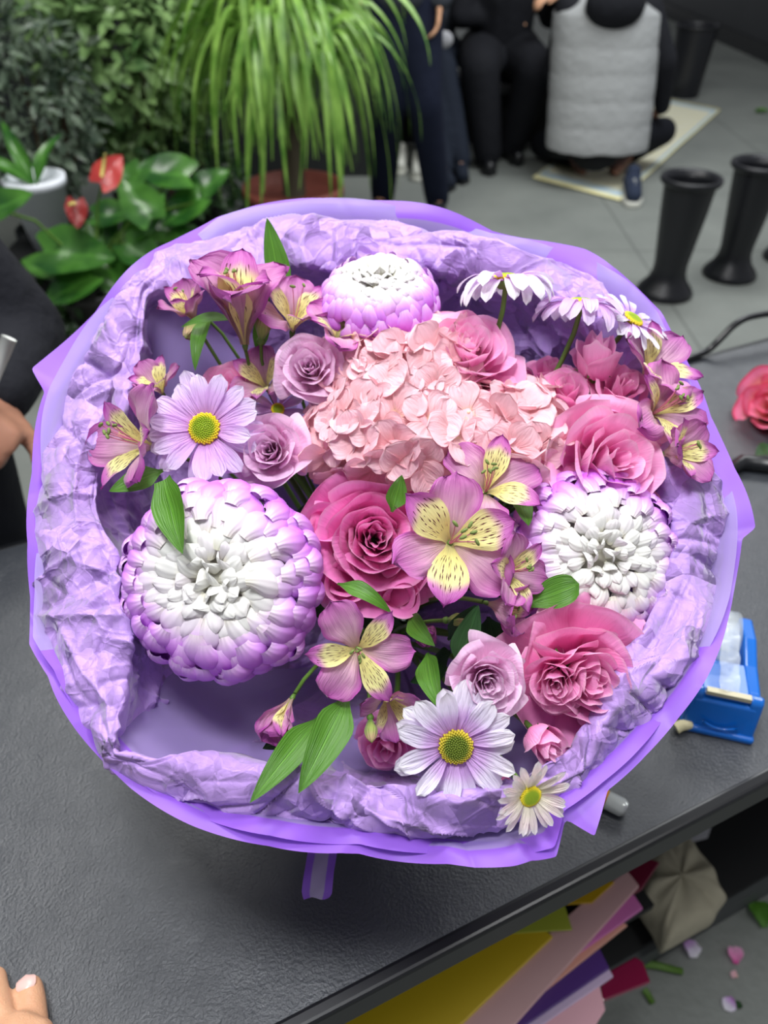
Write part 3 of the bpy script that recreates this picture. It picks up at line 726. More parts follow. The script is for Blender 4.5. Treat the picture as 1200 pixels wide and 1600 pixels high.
# Peruvian lilies
t, M, R = alstro('striped yellow and violet lily, side on trumpet at the upper left, highest lily', 372, 440, 62, .066, .03, 1.15, spin=D(60), seed=1, open_=(84, 4), outer=(84, -6), wo=.60, wi=.44, Lk=2.5, zk=1.75, bp=2.6)
leaf(t, M, (443, 470), (417, 340), 40, .02, .055, (.3, .1, 1), M_LEAF, cup=.3)
leaf(t, M, (402, 560), (418, 440), 26, .0, .045, (.3, .1, 1), M_LEAF)
leaf(t, M, (368, 500), (282, 512), 22, .03, .03, (0, .5, .8), M_LEAF, droop=.12)
leaf(t, M, (330, 490), (305, 580), 30, .02, .02, (-.3, 0, 1), M_LEAF, droop=.1)
alstro('pink lily in shade behind the side on trumpet at the upper left', 292, 478, 46, .020, -.35, .9, spin=D(0), seed=2, open_=(80, 40), outer=(78, 38), stamens=2)
t, M, R = alstro('large open pale yellow lily with violet edges right of the hot pink rose', 712, 846, 80, .058, .10, .08, spin=D(-10), seed=3, open_=(48, 4), outer=(46, -2), wo=.72, wi=.56)
leaf(t, M, (612, 800), (628, 742), 34, .03, .04, (.2, 0, 1), M_LEAF)
leaf(t, M, (700, 1000), (744, 945), 0.1 + 30, .0, .03, (-.3, 0, 1), M_LEAFD)
t, M, R = alstro('violet lily with yellow throat directly above the large open lily', 768, 752, 64, .044, .15, .45, spin=D(50), seed=4, open_=(60, 4), outer=(60, 0))
leaf(t, M, (808, 775), (826, 822), 34, .03, .036, (.3, 0, 1), M_LEAF, label='bright green leaf')
t, M, R = alstro('violet lily facing right, below the large open lily', 806, 895, 54, .040, .75, .05, spin=D(20), seed=5, open_=(66, 10), outer=(66, 8))
leaf(t, M, (820, 945), (905, 912), 50, .02, .034, (.1, .3, 1), M_LEAF, cup=.2, pr=(.6, .3, 2.5, 2))
leaf(t, M, (715, 1045), (748, 945), 46, .016, .034, (-.4, 0, 1), M_LEAFD, cup=.3)
alstro('violet lily in side view pointing right under the right facing lily', 790, 950, 48, .026, 1.6, -.35, spin=D(70), seed=6, open_=(82, 30), outer=(80, 30), stamens=2)
t, M, R = alstro('violet and cream lily below the hot pink rose', 562, 1025, 64, .048, .12, -.12, spin=D(28), seed=7, open_=(52, -8), outer=(52, -8), wo=.74)
leaf(t, M, (527, 912), (612, 958), 30, .03, .03, (0, .6, .8), M_LEAF, droop=.16)
leaf(t, M, (545, 1085), (466, 1240), 62, .018, .036, (.1, .1, 1), M_LEAF, cup=.3, droop=.06)
leaf(t, M, (500, 1120), (390, 1255), 50, .006, .034, (-.1, .1, 1), M_LEAF, cup=.3, droop=.05)
leaf(t, M, (470, 1140), (410, 1170), 34, -.03, -.01, (-.1, .1, 1), M_LEAFD)
t, M, R = alstro('pink lily facing left at the left rim of the bouquet', 200, 690, 72, .030, -.85, .15, spin=D(-30), seed=8, open_=(64, 16), outer=(66, 14))
leaf(t, M, (255, 735), (170, 768), 40, .018, .024, (-.1, .2, 1), M_LEAF, cup=.25, label='dark green glossy leaf')
leaf(t, M, (256, 750), (286, 866), 62, .054, .058, (-.3, 0, 1), M_LEAF, cup=.3, pr=(.3, .5, 1.6, 1.1))
alstro('magenta lily with spotted throat behind the upper lilac rose, right of the trumpet', 462, 486, 60, .030, .3, .9, spin=D(10), seed=9, open_=(66, 30), outer=(66, 24), stamens=2)
alstro('magenta lily showing its petal backs next to the back chrysanthemum', 534, 506, 50, .040, .5, 1.0, spin=D(60), seed=10, open_=(60, 10), outer=(60, 0), stamens=0)
alstro('dark spotted lily squeezed between the upper lilac rose and the trumpet lily', 408, 590, 46, .006, -.2, .5, spin=D(0), seed=11, open_=(60, 20), outer=(60, 20), stamens=0)
alstro('magenta lily at the left rim above the left facing lily', 244, 596, 40, .006, -.3, .9, spin=D(40), seed=12, open_=(70, 30), outer=(70, 30), stamens=0)
alstro('magenta and yellow lily at the upper right rim, uppermost of three', 1030, 565, 60, .034, .5, .6, spin=D(80), seed=13, open_=(60, 10), outer=(60, 10), stamens=0)
alstro('magenta lily with yellow throat at the right rim, middle of three', 1045, 636, 60, .034, .5, .25, spin=D(0), seed=14, open_=(60, 10), outer=(60, 10))
alstro('magenta lily at the right rim, lowest of three beside the open pink rose', 1066, 704, 54, .030, .6, .1, spin=D(-30), seed=15, open_=(70, 30), outer=(70, 30), stamens=3)
alstro('wilting cream lily below the big left chrysanthemum', 442, 1118, 52, .000, -.5, -.9, spin=D(20), seed=16, open_=(84, 62), outer=(84, 66), stamens=0)
alstro('deep violet lily petals in shade under the violet and cream lily', 612, 1105, 50, .004, .35, -.5, spin=D(60), seed=17, open_=(70, 40), outer=(68, 30), stamens=0)
alstro_bud('green lily bud beside the upper left trumpet lily', 412, 503, 20, .036, .35, 1.1)
alstro_bud('pale green lily bud left of the upper left trumpet', 297, 520, 22, .018, -.3, -.9)
alstro_bud('long pale green lily bud hanging under the violet and cream lily', 580, 1148, 17, .010, .1, -1.2)
alstro_bud('pale green lily bud under the large open lily', 722, 968, 18, .014, 1.2, .2)

# filler foliage low between the heads belongs to the stems of two lilies
t, M, R = alstro('small violet lily low in the gap between hot pink rose and lilac rose', 660, 985, 34, -.02, .1, -.3, seed=20, open_=(80, 70), outer=(80, 70), stamens=0)
leaf(t, M, (668, 1020), (690, 1110), 44, .0, .028, (-.3, 0, 1), M_LEAF, droop=.08)
leaf(t, M, (640, 960), (680, 1010), 36, -.01, .01, (-.3, 0, 1), M_LEAF, droop=.08)
for i in range(26):
    a = random.uniform(0, 2 * pi); r = random.uniform(.01, .10); x = 640 + 2100 * r * math.cos(a); y = 860 - 1700 * r * math.sin(a)
    a2 = random.uniform(0, 2 * pi); l = random.uniform(60, 110)
    leaf(t, M, (x, y), (x + l * math.cos(a2), y + l * math.sin(a2)), random.uniform(36, 54), -.055, random.uniform(-.035, -.015), (random.uniform(-.4, .4), random.uniform(-.4, .4), 1), M_LEAFD)
# ------------------------------------------------------------------ floor and walls
def m_floor():
    t = NT('concrete_floor'); o = t.obj(); n1 = t.noise(o, 1.6, 5, .6); n2 = t.noise(o, 60, 4)
    col = t.mix(n1, srgb(92, 97, 94), srgb(148, 152, 146)); col = t.mix(t.math('MULTIPLY', n2, .35), col, srgb(84, 86, 82))
    br = t.n('ShaderNodeTexBrick', Vector=o, Scale=1.0); br.offset = 0
    for k, v in (('Brick Width', 1.2), ('Row Height', 1.2), ('Mortar Size', .006)): br.inputs[k].default_value = v
    col = t.mix(t.math('MULTIPLY', br.outputs['Fac'], .45), col, srgb(54, 56, 54))
    p = t.n('ShaderNodeBsdfPrincipled', Roughness=.55); t.link(col, p.inputs['Base Color']); t.link(t.bump(n2, .002), p.inputs['Normal'])
    t.link(p.outputs[0], t.out.inputs[0]); return t.m
M_FLOOR = m_floor()
o = mk('floor', Geo().box((0, 4, -.05), (16, 16, .1)), M_FLOOR, smooth=False); tag(o, 'grey concrete floor', kind='structure')
M_DARKWALL = plain('dark_wall_panel', srgb(44, 47, 50), .5, var=(.2, 3))
wa, wb_ = G(1120, 62), G(1200, 98); wd = (wb_ - wa).normalized(); wn = Vector((-wd.y, wd.x, 0))
if wn.y < 0: wn = -wn
def wallbox(name, a, b, h, th, mat, z0=0):
    d = (b - a); n = Vector((-d.y, d.x, 0)).normalized()
    if n.y < 0: n = -n
    g = Geo().prism([a + Vector((0, 0, z0)), b + Vector((0, 0, z0)), b + n * th + Vector((0, 0, z0)), a + n * th + Vector((0, 0, z0))], Vector((0, 0, h)))
    return tag(mk(name, g, mat, smooth=False), kind='structure')
wallbox('wall_back', wa - wd * 7.5, wa + wd * 2.6, 3.2, .15, M_DARKWALL)
wallbox('baseboard_back', wa - wd * 7.5 - wn * .03, wa + wd * 2.6 - wn * .03, .14, .03, plain('dark_baseboard', srgb(28, 30, 32), .4))
wallbox('wall_side', Vector((-4.4, -2.5, 0)), Vector((-4.3, 11.5, 0)), 3.2, .12, M_DARKWALL)
wallbox('wall_left', Vector((-4.2, 4.75, 0)), Vector((-.05, 4.75, 0)), 3.0, .12, plain('charcoal_partition', srgb(30, 33, 34), .7))

# ------------------------------------------------------------------ work table
TH_ = .75
A_, B_ = G(490, 1600, TH_), G(1200, 1225, TH_)
dv = (B_ - A_); dv.z = 0; dv.normalize(); nv_ = Vector((-dv.y, dv.x, 0))        # nv_ points away from the viewer
if nv_.y < 0: nv_ = -nv_
far = (G(1071, 562, TH_) - A_).dot(nv_)
front = (G(1162, 1420, 0) - Vector((A_.x, A_.y, 0))).dot(nv_)
def TP(s, n, z): return Vector((A_.x, A_.y, 0)) + dv * s + nv_ * n + Vector((0, 0, z))
def m_table():
    t = NT('slate_table_top'); o = t.obj(); n1 = t.noise(o, 3, 4); n2 = t.noise(o, 380, 4, .6); n3 = t.noise(o, 38, 5, .6)
    col = t.mix(n1, srgb(42, 46, 52), srgb(58, 62, 68)); col = t.mix(t.math('MULTIPLY', n3, .5), col, srgb(36, 40, 46))
    p = t.n('ShaderNodeBsdfPrincipled', Roughness=t.n('ShaderNodeMapRange', Value=n3, i1=.3, i2=.7, i3=.34, i4=.48).outputs[0])
    t.link(col, p.inputs['Base Color']); p.inputs['Specular IOR Level'].default_value = .9
    b1 = t.bump(n2, .0012, .8); b2 = t.n('ShaderNodeBump', Height=n3, Distance=.0016, Strength=.8, Normal=b1).outputs[0]
    t.link(b2, p.inputs['Normal']); t.link(p.outputs[0], t.out.inputs[0]); return t.m
M_TABLE = m_table(); M_TRIM = plain('black_edge_trim', srgb(20, 21, 24), .32, spec=.5); M_CAB = plain('black_cabinet', srgb(18, 19, 21), .6); M_PLINTH = plain('grey_plinth', srgb(74, 78, 78), .6)
tb = thing('work_table', 'long dark slate topped work table the bouquet stands on', 'table', TP(.3, far / 2, 0)); TI = Matrix.Translation(-TP(.3, far / 2, 0))
S0, S1 = -1.0, 2.2
def slab(s0, s1, n0, n1, z0, z1): return Geo().prism([TP(s0, n0, z0), TP(s1, n0, z0), TP(s1, n1, z0), TP(s0, n1, z0)][::1], Vector((0, 0, z1 - z0))).xf(TI)
mk('table_top', slab(S0, S1, .012, far - .01, TH_ - .03, TH_), M_TABLE, tb, smooth=False)
mk('edge_trim', slab(S0, S1, 0, .014, TH_ - .038, TH_ + .001), M_TRIM, tb, smooth=False, bevel=.004)
mk('edge_trim', slab(S0, S1, far - .012, far, TH_ - .038, TH_ + .001), M_TRIM, tb, smooth=False, bevel=.004)
mk('plinth', slab(S0 + .05, S1 - .05, front, far - .06, 0, .07), M_PLINTH, tb, smooth=False)
mk('shaded_void_panel', slab(S0 + .05, S1 - .05, front + .28, front + .30, .07, TH_ - .03), M_CAB, tb, smooth=False)  # black sheet put in for the shaded void under the table top
mk('shelf', slab(S0 + .05, S1 - .05, front + .01, front + .28, .07, .085), M_CAB, tb, smooth=False)
mk('shelf', slab(S0 + .05, .50, front + .0, front + .28, .290, .305), M_CAB, tb, smooth=False)
for s in (S0 + .05, S1 - .07): mk('side_panel', slab(s, s + .02, front, far - .06, .07, TH_ - .03), M_CAB, tb, smooth=False)
mk('divider', slab(.48, .50, front + .14, front + .28, .07, .29), M_CAB, tb, smooth=False)

# ------------------------------------------------------------------ wrapping sheets, bag and litter in front of the table
def pane_mat(name, c, rough=.35, spec=.5, coat=.0): return plain(name, c, rough, spec=spec, coat=coat)
def pxslab(name, label, cat, px, z, th, mat, group=None):
    if z > .2: z = .307 + (z - .30) * .27; th = min(th, .006) if th < .02 else .012      # the stack lies on the shelf
    pts = [G(x, y, z) for x, y in px]; c = sum(pts, Vector()) / len(pts)
    g = Geo().prism([p - c for p in pts], Vector((0, 0, th)))
    o = mk(name, g, mat, smooth=False, loc=c, bevel=min(.002, th / 3)); return tag(o, label, cat, group)
SH = 'wrapping sheets stacked under the table'
pxslab('wrapping_sheet', 'yellow wrapping sheet sticking out from under the table edge', 'wrapping sheet', [(400, 1720), (600, 1720), (864, 1466), (820, 1430), (600, 1490)], .47, .006, pane_mat('yellow_sheet', srgb(214, 184, 30), .4), SH)
pxslab('wrapping_sheet', 'pale brown translucent sheet beside the yellow one at the bottom', 'wrapping sheet', [(300, 1720), (480, 1720), (688, 1545), (660, 1490), (520, 1560)], .475, .004, pane_mat('brown_sheet', srgb(168, 140, 92), .4), SH)
pxslab('wrapping_sheet', 'small lime green sheet corner on top of the yellow sheet', 'wrapping sheet', [(800, 1460), (894, 1454), (882, 1416), (850, 1405)], .485, .003, pane_mat('lime_sheet', srgb(172, 182, 60), .4), SH)
pxslab('wrapping_sheet', 'small dark yellow sheet corner close under the table edge', 'wrapping sheet', [(880, 1415), (925, 1412), (960, 1380), (930, 1370)], .475, .003, pane_mat('ochre_sheet', srgb(200, 160, 20), .4), SH)
pxslab('wrapping_sheet', 'long dusty pink wrapping sheet running beside the yellow one', 'wrapping sheet', [(600, 1720), (700, 1720), (998, 1387), (978, 1362), (912, 1410), (700, 1600)], .45, .006, pane_mat('dusty_pink_sheet', srgb(214, 172, 172), .35), SH)
pxslab('wrapping_sheet', 'burgundy sheet behind the end of the dusty pink one', 'wrapping sheet', [(938, 1430), (1002, 1392), (1030, 1350), (1000, 1340), (940, 1400)], .43, .006, pane_mat('burgundy_sheet', srgb(108, 16, 48), .35), SH)
pxslab('wrapping_sheet', 'bright orchid pink sheet next to the burgundy one', 'wrapping sheet', [(850, 1530), (1004, 1422), (988, 1398), (930, 1428), (850, 1500)], .42, .008, pane_mat('orchid_sheet', srgb(206, 112, 180), .35), SH)
pxslab('wrapping_sheet', 'peach sheet under the orchid pink one', 'wrapping sheet', [(740, 1640), (980, 1448), (960, 1436), (840, 1510), (730, 1600)], .40, .008, pane_mat('peach_sheet', srgb(220, 160, 140), .35), SH)
pxslab('wrapping_sheet', 'glossy deep purple sheet below the peach one', 'wrapping sheet', [(770, 1640), (952, 1516), (936, 1484), (840, 1540), (740, 1620)], .37, .006, plain('purple_sheet', srgb(84, 54, 128), .2, coat=.6), SH)
pxslab('wrapping_sheet', 'narrow pale lilac sheet below the purple one', 'wrapping sheet', [(780, 1650), (958, 1528), (946, 1508), (850, 1566), (760, 1640)], .35, .006, pane_mat('lilac_sheet', srgb(198, 176, 206), .3), SH)
pxslab('wrapping_sheet', 'wide pale pink sheet in front, nearest the viewer', 'wrapping sheet', [(780, 1660), (900, 1650), (945, 1580), (934, 1532), (820, 1578), (740, 1640)], .34, .012, pane_mat('pale_pink_sheet', srgb(226, 172, 184), .35), SH)
pxslab('wrapping_sheet', 'glossy burgundy packet at the lower right end of the stack', 'wrapping sheet', [(938, 1570), (1014, 1540), (1002, 1508), (990, 1500), (936, 1530)], .30, .02, plain('burgundy_packet', srgb(120, 22, 58), .15, coat=.8), SH)
# cloth bag
def m_cloth(name, c, sc=900): return plain(name, c, .85, bump=(.002, 60), var=(.12, 30))
def blob(name, px, z, th, mat, label, cat, seed=0, folds=.02):
    pts = [G(x, y, z) for x, y in px]; c = sum(pts, Vector()) / len(pts); n = len(pts); rows = 9; X = np.zeros((2 * rows + 1, n * 6, 3))
    for i in range(2 * rows + 1):
        k = i / rows - 1; r = math.cos(k * pi / 2) ** .45 if abs(k) < 1 else 0
        for j in range(n * 6):
            q = j / 6; a, b = pts[int(q) % n], pts[(int(q) + 1) % n]; p = a.lerp(b, q - int(q))
            w = noise.noise(Vector((j * .23, k * 1.5, seed))) * folds
            X[i, j] = (p - c) * (r * (1 + w * 6)) + Vector((0, 0, th * math.sin(k * pi / 2) + w))
    return tag(mk(name, Geo().grid(X, True), mat, loc=c + Vector((0, 0, th))), label, cat)
blob('cloth_bag', [(1000, 1350), (1035, 1332), (1068, 1345), (1098, 1388), (1116, 1432), (1098, 1464), (1024, 1506), (1012, 1478), (988, 1440), (988, 1390)], .086, .05, m_cloth('beige_cloth', srgb(176, 170, 148)), 'crumpled beige cloth bag on the bottom shelf under the table', 'bag', 3, .012)
pxslab('paper_sheet', 'white paper poking out just under the table edge above the bag', 'paper', [(1020, 1338), (1060, 1322), (1105, 1310), (1112, 1290), (1060, 1290)], .088, .002, pane_mat('white_paper', srgb(190, 190, 196), .7))
def stick(name, label, cat, a, b, z, r, mat, zz=None):
    p, q = G(a[0], a[1], z), G(b[0], b[1], zz if zz is not None else z); c = (p + q) / 2
    return tag(mk(name, Geo().tube([p - c, (p - c) * .3 + Vector((0, 0, r * .4)), q - c], [r, r * .9, r * .8], 8), mat, loc=c), label, cat)
stick('cut_stem', 'thick green cut stem on the floor below the beige bag', 'stem', (1006, 1505), (1066, 1518), .007, .007, M_STEM)
stick('cut_stem', 'short green cut stem on the floor beside the burgundy packet', 'stem', (1008, 1548), (1020, 1568), .006, .006, M_STEM)
def floor_petal(label, x, y, w, mat, seed, z=.002, name='fallen_petal', cat='petal'):
    p = G(x, y, z); s = depth_of(p) / FPX * w
    X = petal(s, s * .9, seed * 1.3, D(20), D(-20), -s / 2, 0, (.55, .3, 2, 2), .5, 8, 7, .3, seed); X[..., 2] += .003 - X[..., 2].min()
    return tag(mk(name, Geo().grid(X), mat, loc=p - Vector((0, 0, z))), label, cat)
floor_petal('pink petal on the floor right of the cloth bag', 1147, 1494, 26, M_ROSE_PINK, 1)
floor_petal('tiny pale petal on the floor below the pink petal', 1146, 1524, 12, M_HYD, 2)
floor_petal('white petal on the floor at the lower right', 1138, 1570, 24, M_DAISYW, 3)
floor_petal('white petal on the floor against the cloth bag', 1078, 1484, 30, M_DAISYW, 4)
floor_petal('small dark green leaf on the floor beside the white petal', 1152, 1571, 14, M_LEAFD, 5, name='fallen_leaf', cat='leaf')
floor_petal('green leaf bits on the floor at the right frame edge', 1186, 1430, 40, M_LEAF, 6, name='fallen_leaf', cat='leaf')
floor_petal('green leaf on the floor among the black buckets', 1190, 176, 20, M_LEAF, 7, name='fallen_leaf', cat='leaf')

# ------------------------------------------------------------------ things on the table
def tape_dispenser():
    blue = plain('blue_plastic', srgb(0, 98, 190), .3, spec=.5, coat=.3)
    base = G(1115, 1105, TH_); d = (G(1128, 1140, TH_) - G(1118, 985, TH_)); d.z = 0; d.normalize(); rotz = math.atan2(d.y, d.x)
    M = Matrix.Translation(base) @ Matrix.Rotation(rotz, 4, 'Z')          # local +x: towards the cutter
    t = thing('tape_dispenser', 'bright blue desk tape dispenser with a clear tape roll at the right of the bouquet', 'tape dispenser', M)
    pr = [(.030, 0), (.034, .004), (.024, .046), (.018, .050), (.008, .040), (-.028, .040), (-.060, .046), (-.095, .040), (-.105, .0)]
    w0 = .033
    def ext(y0, y1): return Geo().prism([(x, y0, z) for x, z in pr], (0, y1 - y0, 0))
    g = ext(-w0, -.020); g2 = ext(.020, w0)
    g.v += []; mk('side_wall', g, blue, t, smooth=False, bevel=.003); mk('side_wall', g2, blue, t, smooth=False, bevel=.003)
    f = Geo().prism([(.034, -w0, 0), (.034, w0, 0), (.026, w0 - .004, .040), (.026, -w0 + .004, .040)], (-.012, 0, 0))
    mk('front_face', f, blue, t, smooth=False, bevel=.003)
    mk('base', Geo().box((-.035, 0, .004), (.145, .068, .008)), blue, t, smooth=False, bevel=.003)
    mk('top_deck', Geo().prism([(.022, -.022, .036), (.022, .022, .036), (-.03, .022, .030), (-.03, -.022, .030)], (0, 0, .008)), blue, t, smooth=False, bevel=.002)
    pts = [(.0355 - .0006 * math.cos(k), y, .018 - .006 * math.cos(y / .016 * pi / 2)) for k, y in ((0, q / 8 * .032 - .016) for q in range(9))]
    mk('grip_line', Geo().tube(pts, .0014, 6), blue, t)
    mk('cutter', Geo().box((.022, 0, .049), (.006, .040, .005)), plain('cutter_metal', srgb(214, 206, 176), .35, .5), t, smooth=False)
    tm = NT('clear_tape'); p = tm.n('ShaderNodeBsdfPrincipled', Roughness=.15); p.inputs['Base Color'].default_value = (.8, .87, .9, 1); p.inputs['Alpha'].default_value = .35; tm.link(p.outputs[0], tm.out.inputs[0])
    r = mk('tape_roll', Geo().lathe([(.016, -.012), (.027, -.012), (.027, .012), (.016, .012), (.016, -.012)], 32), tm.m, t); r.location = (-.058, 0, .044); r.rotation_euler = (pi / 2, 0, 0)
    X = np.array([[(-.05 + .072 * i / 12, -.009 + .018 * j / 4, .068 - .016 * (i / 12) + .003 * math.sin(i * 1.7 + j)) for j in range(5)] for i in range(13)])
    mk('tape_strip', Geo().grid(X), tm.m, t)
tape_dispenser()
stick('wood_plug', 'small cream wooden plug lying left of the blue tape dispenser', 'plug', (1056, 1138), (1078, 1132), TH_ + .006, .006, plain('cream_wood', srgb(208, 200, 160), .6))
def lighter():
    a, b = G(928, 1240, TH_ + .008), G(962, 1250, TH_ + .008); a2 = G(905, 1222, TH_ + .008); c = a
    t = thing('marker_pen', 'black pen with orange ring and clear cap lying below the lower right rim', 'pen', c)
    ax = (b - a2).normalized(); q = Vector((0, 0, 0))
    mk('barrel', Geo().tube([ax * -.05, ax * .008], .008, 12), plain('black_pen', srgb(14, 14, 16), .3), t)
    mk('ring', Geo().tube([ax * .008, ax * .012], .0084, 12), plain('orange_ring', srgb(220, 140, 40), .4), t)
    mk('cap', Geo().tube([ax * .012, ax * .026, ax * .03], [.0085, .0085, .006], 12), plain('silver_cap', srgb(196, 200, 196), .25, .3), t)
lighter()
# loose bicolour rose on the table
p = G(1176, 668, TH_) + Vector((0, 0, .045)); Mr = frame(p, Vector((-.75, -.45, .45)), .5)
_B = B
def rose_on_table():
    t = thing('rose', 'orange and hot pink rose lying on the table at the right edge', 'rose', Mr); R = .066
    for i in range(14):
        k = i / 13
        X = rose_petal_grid(R, R * (.1 + .75 * k), -R * .3 * k * k, -R * 1.2, D(86 - 30 * k), i * D(137.5), 900 + i, curl=.05 + .25 * k * k, fold=.2 * k, base=.2, bow=.6)
        mk('petal', Geo().grid(X), M_ROSE_FIRE, t)
    rose_base(t, R, -1.2 * R); Mi = Mr.inverted()
    mk('stem', Geo().tube([Mi @ q for q in (Mr @ Vector((0, 0, -1.25 * R)), G(1210, 700, TH_) + Vector((0, 0, .012)), G(1300, 760, TH_) + Vector((0, 0, .006)))], .003, 8), M_STEM, t)
    for a, b in (((1205, 690), (1260, 640)), ((1215, 700), (1180, 712))):
        X = leaf_mesh(G(a[0], a[1], TH_ + .012), G(b[0], b[1], TH_ + .016), .03, Vector((0, 0, 1))); mk('leaf', Geo().grid(X).xf(Mi), M_LEAFD, t)
rose_on_table()
g = Geo(); c = G(1165, 720, TH_ + .012); pts = [G(1120, 742, TH_ + .011) - c, G(1160, 722, TH_ + .011) - c, G(1230, 730, TH_ + .011) - c]
tag(mk('black_rod', g.tube(pts, [.007, .011, .011], 10), M_TRIM, loc=c), 'black tapered rod lying on the table under the loose rose', 'tool handle')  # plain black tapered tube below the loose rose
cp = [G(1050, 575, TH_ + .006), G(1072, 562, TH_ + .006), G(1105, 548, TH_ + .012), G(1125, 530, TH_ + .03), G(1150, 506, TH_ + .05), G(1178, 494, TH_ + .055), G(1225, 492, TH_ + .05), G(1300, 520, TH_ + .008)]
cp = [Vector(q) for q in catmull([np.array([q]) for q in cp], 6)[:, 0]]
tag(mk('power_cable', Geo().tube([q - cp[0] for q in cp], .0058, 8), M_TRIM, loc=cp[0]), 'black cable looping over the far table edge at the right', 'cable')

# ------------------------------------------------------------------ flower buckets
M_BUCK = plain('black_bucket_plastic', srgb(22, 23, 28), .38, spec=.45)
def bucket(label, bx, by, H_, s=1.0, flare=True, tx=None, ty=None):
    p = G(bx, by); t = thing('flower_bucket', label, 'bucket', p, 'black flower buckets on the floor')
    if flare:
        pr = [(0, 0), (.118, 0), (.122, .012), (.112, .03), (.085, .06), (.072, .095), (.070, .13), (.078, .2), (.094, .34), (.104, .45)]
        inn = [(.098, .45), (.088, .34), (.072, .2), (.06, .14), (0, .135)]
        rim = [(.104, .448), (.118, .452), (.124, .462), (.122, .474), (.116, .478), (.106, .472), (.098, .45)]
    else:
        pr = [(0, 0), (.092, 0), (.096, .01), (.104, .15), (.122, .45)]; inn = [(.116, .45), (.098, .15), (.088, .02), (0, .015)]
        rim = [(.122, .446), (.132, .450), (.134, .462), (.128, .468), (.118, .466), (.116, .45)]
    f = lambda L: [(r * s, z * H_ / .478) for r, z in L]
    mk('bucket_body', Geo().lathe(f(pr), 40), M_BUCK, t); mk('bucket_lining', Geo().lathe(f(inn), 40), M_BUCK, t); mk('rim', Geo().lathe(f(rim), 40), M_BUCK, t)
bucket('black footed flower bucket standing just beyond the upper right rim of the bouquet', 1037, 458, .48, .96)
bucket('black footed flower bucket at the right, behind the nearest one', 1138, 430, .48, .96)
bucket('black footed flower bucket cut off by the right frame edge', 1232, 405, .48, .96)
bucket('straight black flower bucket beside the kneeling person near the back wall', 1066, 150, .50, 1.25, False)

# ------------------------------------------------------------------ people
def limb(g, a, b, ra, rb, n=14):
    a, b = Vector(a), Vector(b); g.tube([a, a.lerp(b, .33), a.lerp(b, .66), b], [ra, ra + (rb - ra) * .33, ra + (rb - ra) * .66, rb], n)
    g.ball(a, ra, nu=8, nv=12); g.ball(b, rb, nu=8, nv=12)
def fuse(name, g, mat, parent, voxel=.012, smooth=6, M=None, sub=False):
    if M is not None: g.xf(M)
    o = mk(name, g, mat, parent); r = o.modifiers.new('remesh', 'REMESH'); r.mode = 'VOXEL'; r.voxel_size = voxel; r.use_smooth_shade = True
    s = o.modifiers.new('smooth', 'SMOOTH'); s.factor = .6; s.iterations = smooth
    return o
def m_skin(name, a, b):
    t = NT(name); o = t.obj(); n = t.noise(o, 40, 4); f = t.noise(o, 700, 2); col = t.mix(n, a, b)
    p = t.n('ShaderNodeBsdfPrincipled', Roughness=.45); t.link(col, p.inputs['Base Color']); p.inputs['Subsurface Weight'].default_value = .12; p.inputs['Subsurface Radius'].default_value = (.01, .004, .002); p.inputs['Subsurface Scale'].default_value = .5
    t.link(t.bump(f, .0004), p.inputs['Normal']); t.link(p.outputs[0], t.out.inputs[0]); return t.m
M_SKIN = m_skin('skin', srgb(206, 152, 118), srgb(224, 176, 140)); M_SKIND = m_skin('skin_tan', srgb(150, 104, 84), srgb(172, 124, 100)); M_NAIL = plain('nail', srgb(232, 190, 182), .3, spec=.5)
M_SOCK = plain('brown_sock', srgb(112, 84, 76), .9); M_HAIR = plain('dark_hair', srgb(22, 18, 16), .6, bump=(.01, 80))
def fabric(name, c, bumpd=.006, sc=14): return plain(name, c, .85, spec=.2, bump=(bumpd, sc), var=(.15, 6))
M_BLACKC = fabric('black_cloth', srgb(24, 25, 30)); M_JEANS = fabric('dark_navy_jeans', srgb(16, 22, 40)); M_JEANS2 = fabric('blue_black_jeans', srgb(30, 36, 48)); M_GREYJ = fabric('dark_grey_jacket', srgb(56, 60, 68))
M_NAVYT = fabric('navy_trousers', srgb(14, 16, 24)); M_COAT = fabric('black_wool_coat', srgb(27, 28, 34), .02, 9)
def hand_geo(g, wrist, d, up, s=1.0, curl=.5, side=1):
    """palm with four fingers and a thumb: d = along the hand, up = back of the hand"""
    d = Vector(d).normalized(); up = Vector(up); up = (up - d * up.dot(d)).normalized(); sd = d.cross(up) * side
    for i, (o, L) in enumerate(((-.030, .068), (-.010, .076), (.010, .071), (.029, .056))):
        k = wrist + d * .085 * s + sd * o * s; limb(g, wrist + sd * o * .55 * s, k, .013 * s, .0105 * s, 8)
        a = 0; p = k
        for j, f in enumerate((.46, .30, .24)):
            a += curl * (.9, 1.1, .8)[j]; q = p + (d * math.cos(a) - up * math.sin(a)) * L * f * s
            limb(g, p, q, (.0098 - .0011 * j) * s, (.0090 - .0012 * j) * s, 8); p = q
    p = wrist + d * .025 * s - sd * .028 * s; a = .75
    for j, f in enumerate((.040, .032, .026)):
        q = p + (d * math.cos(a) - sd * math.sin(a) - up * .3 * curl * j).normalized() * f * s
        limb(g, p, q, (.014 - .0018 * j) * s, (.0125 - .0018 * j) * s, 8); p = q; a -= .3
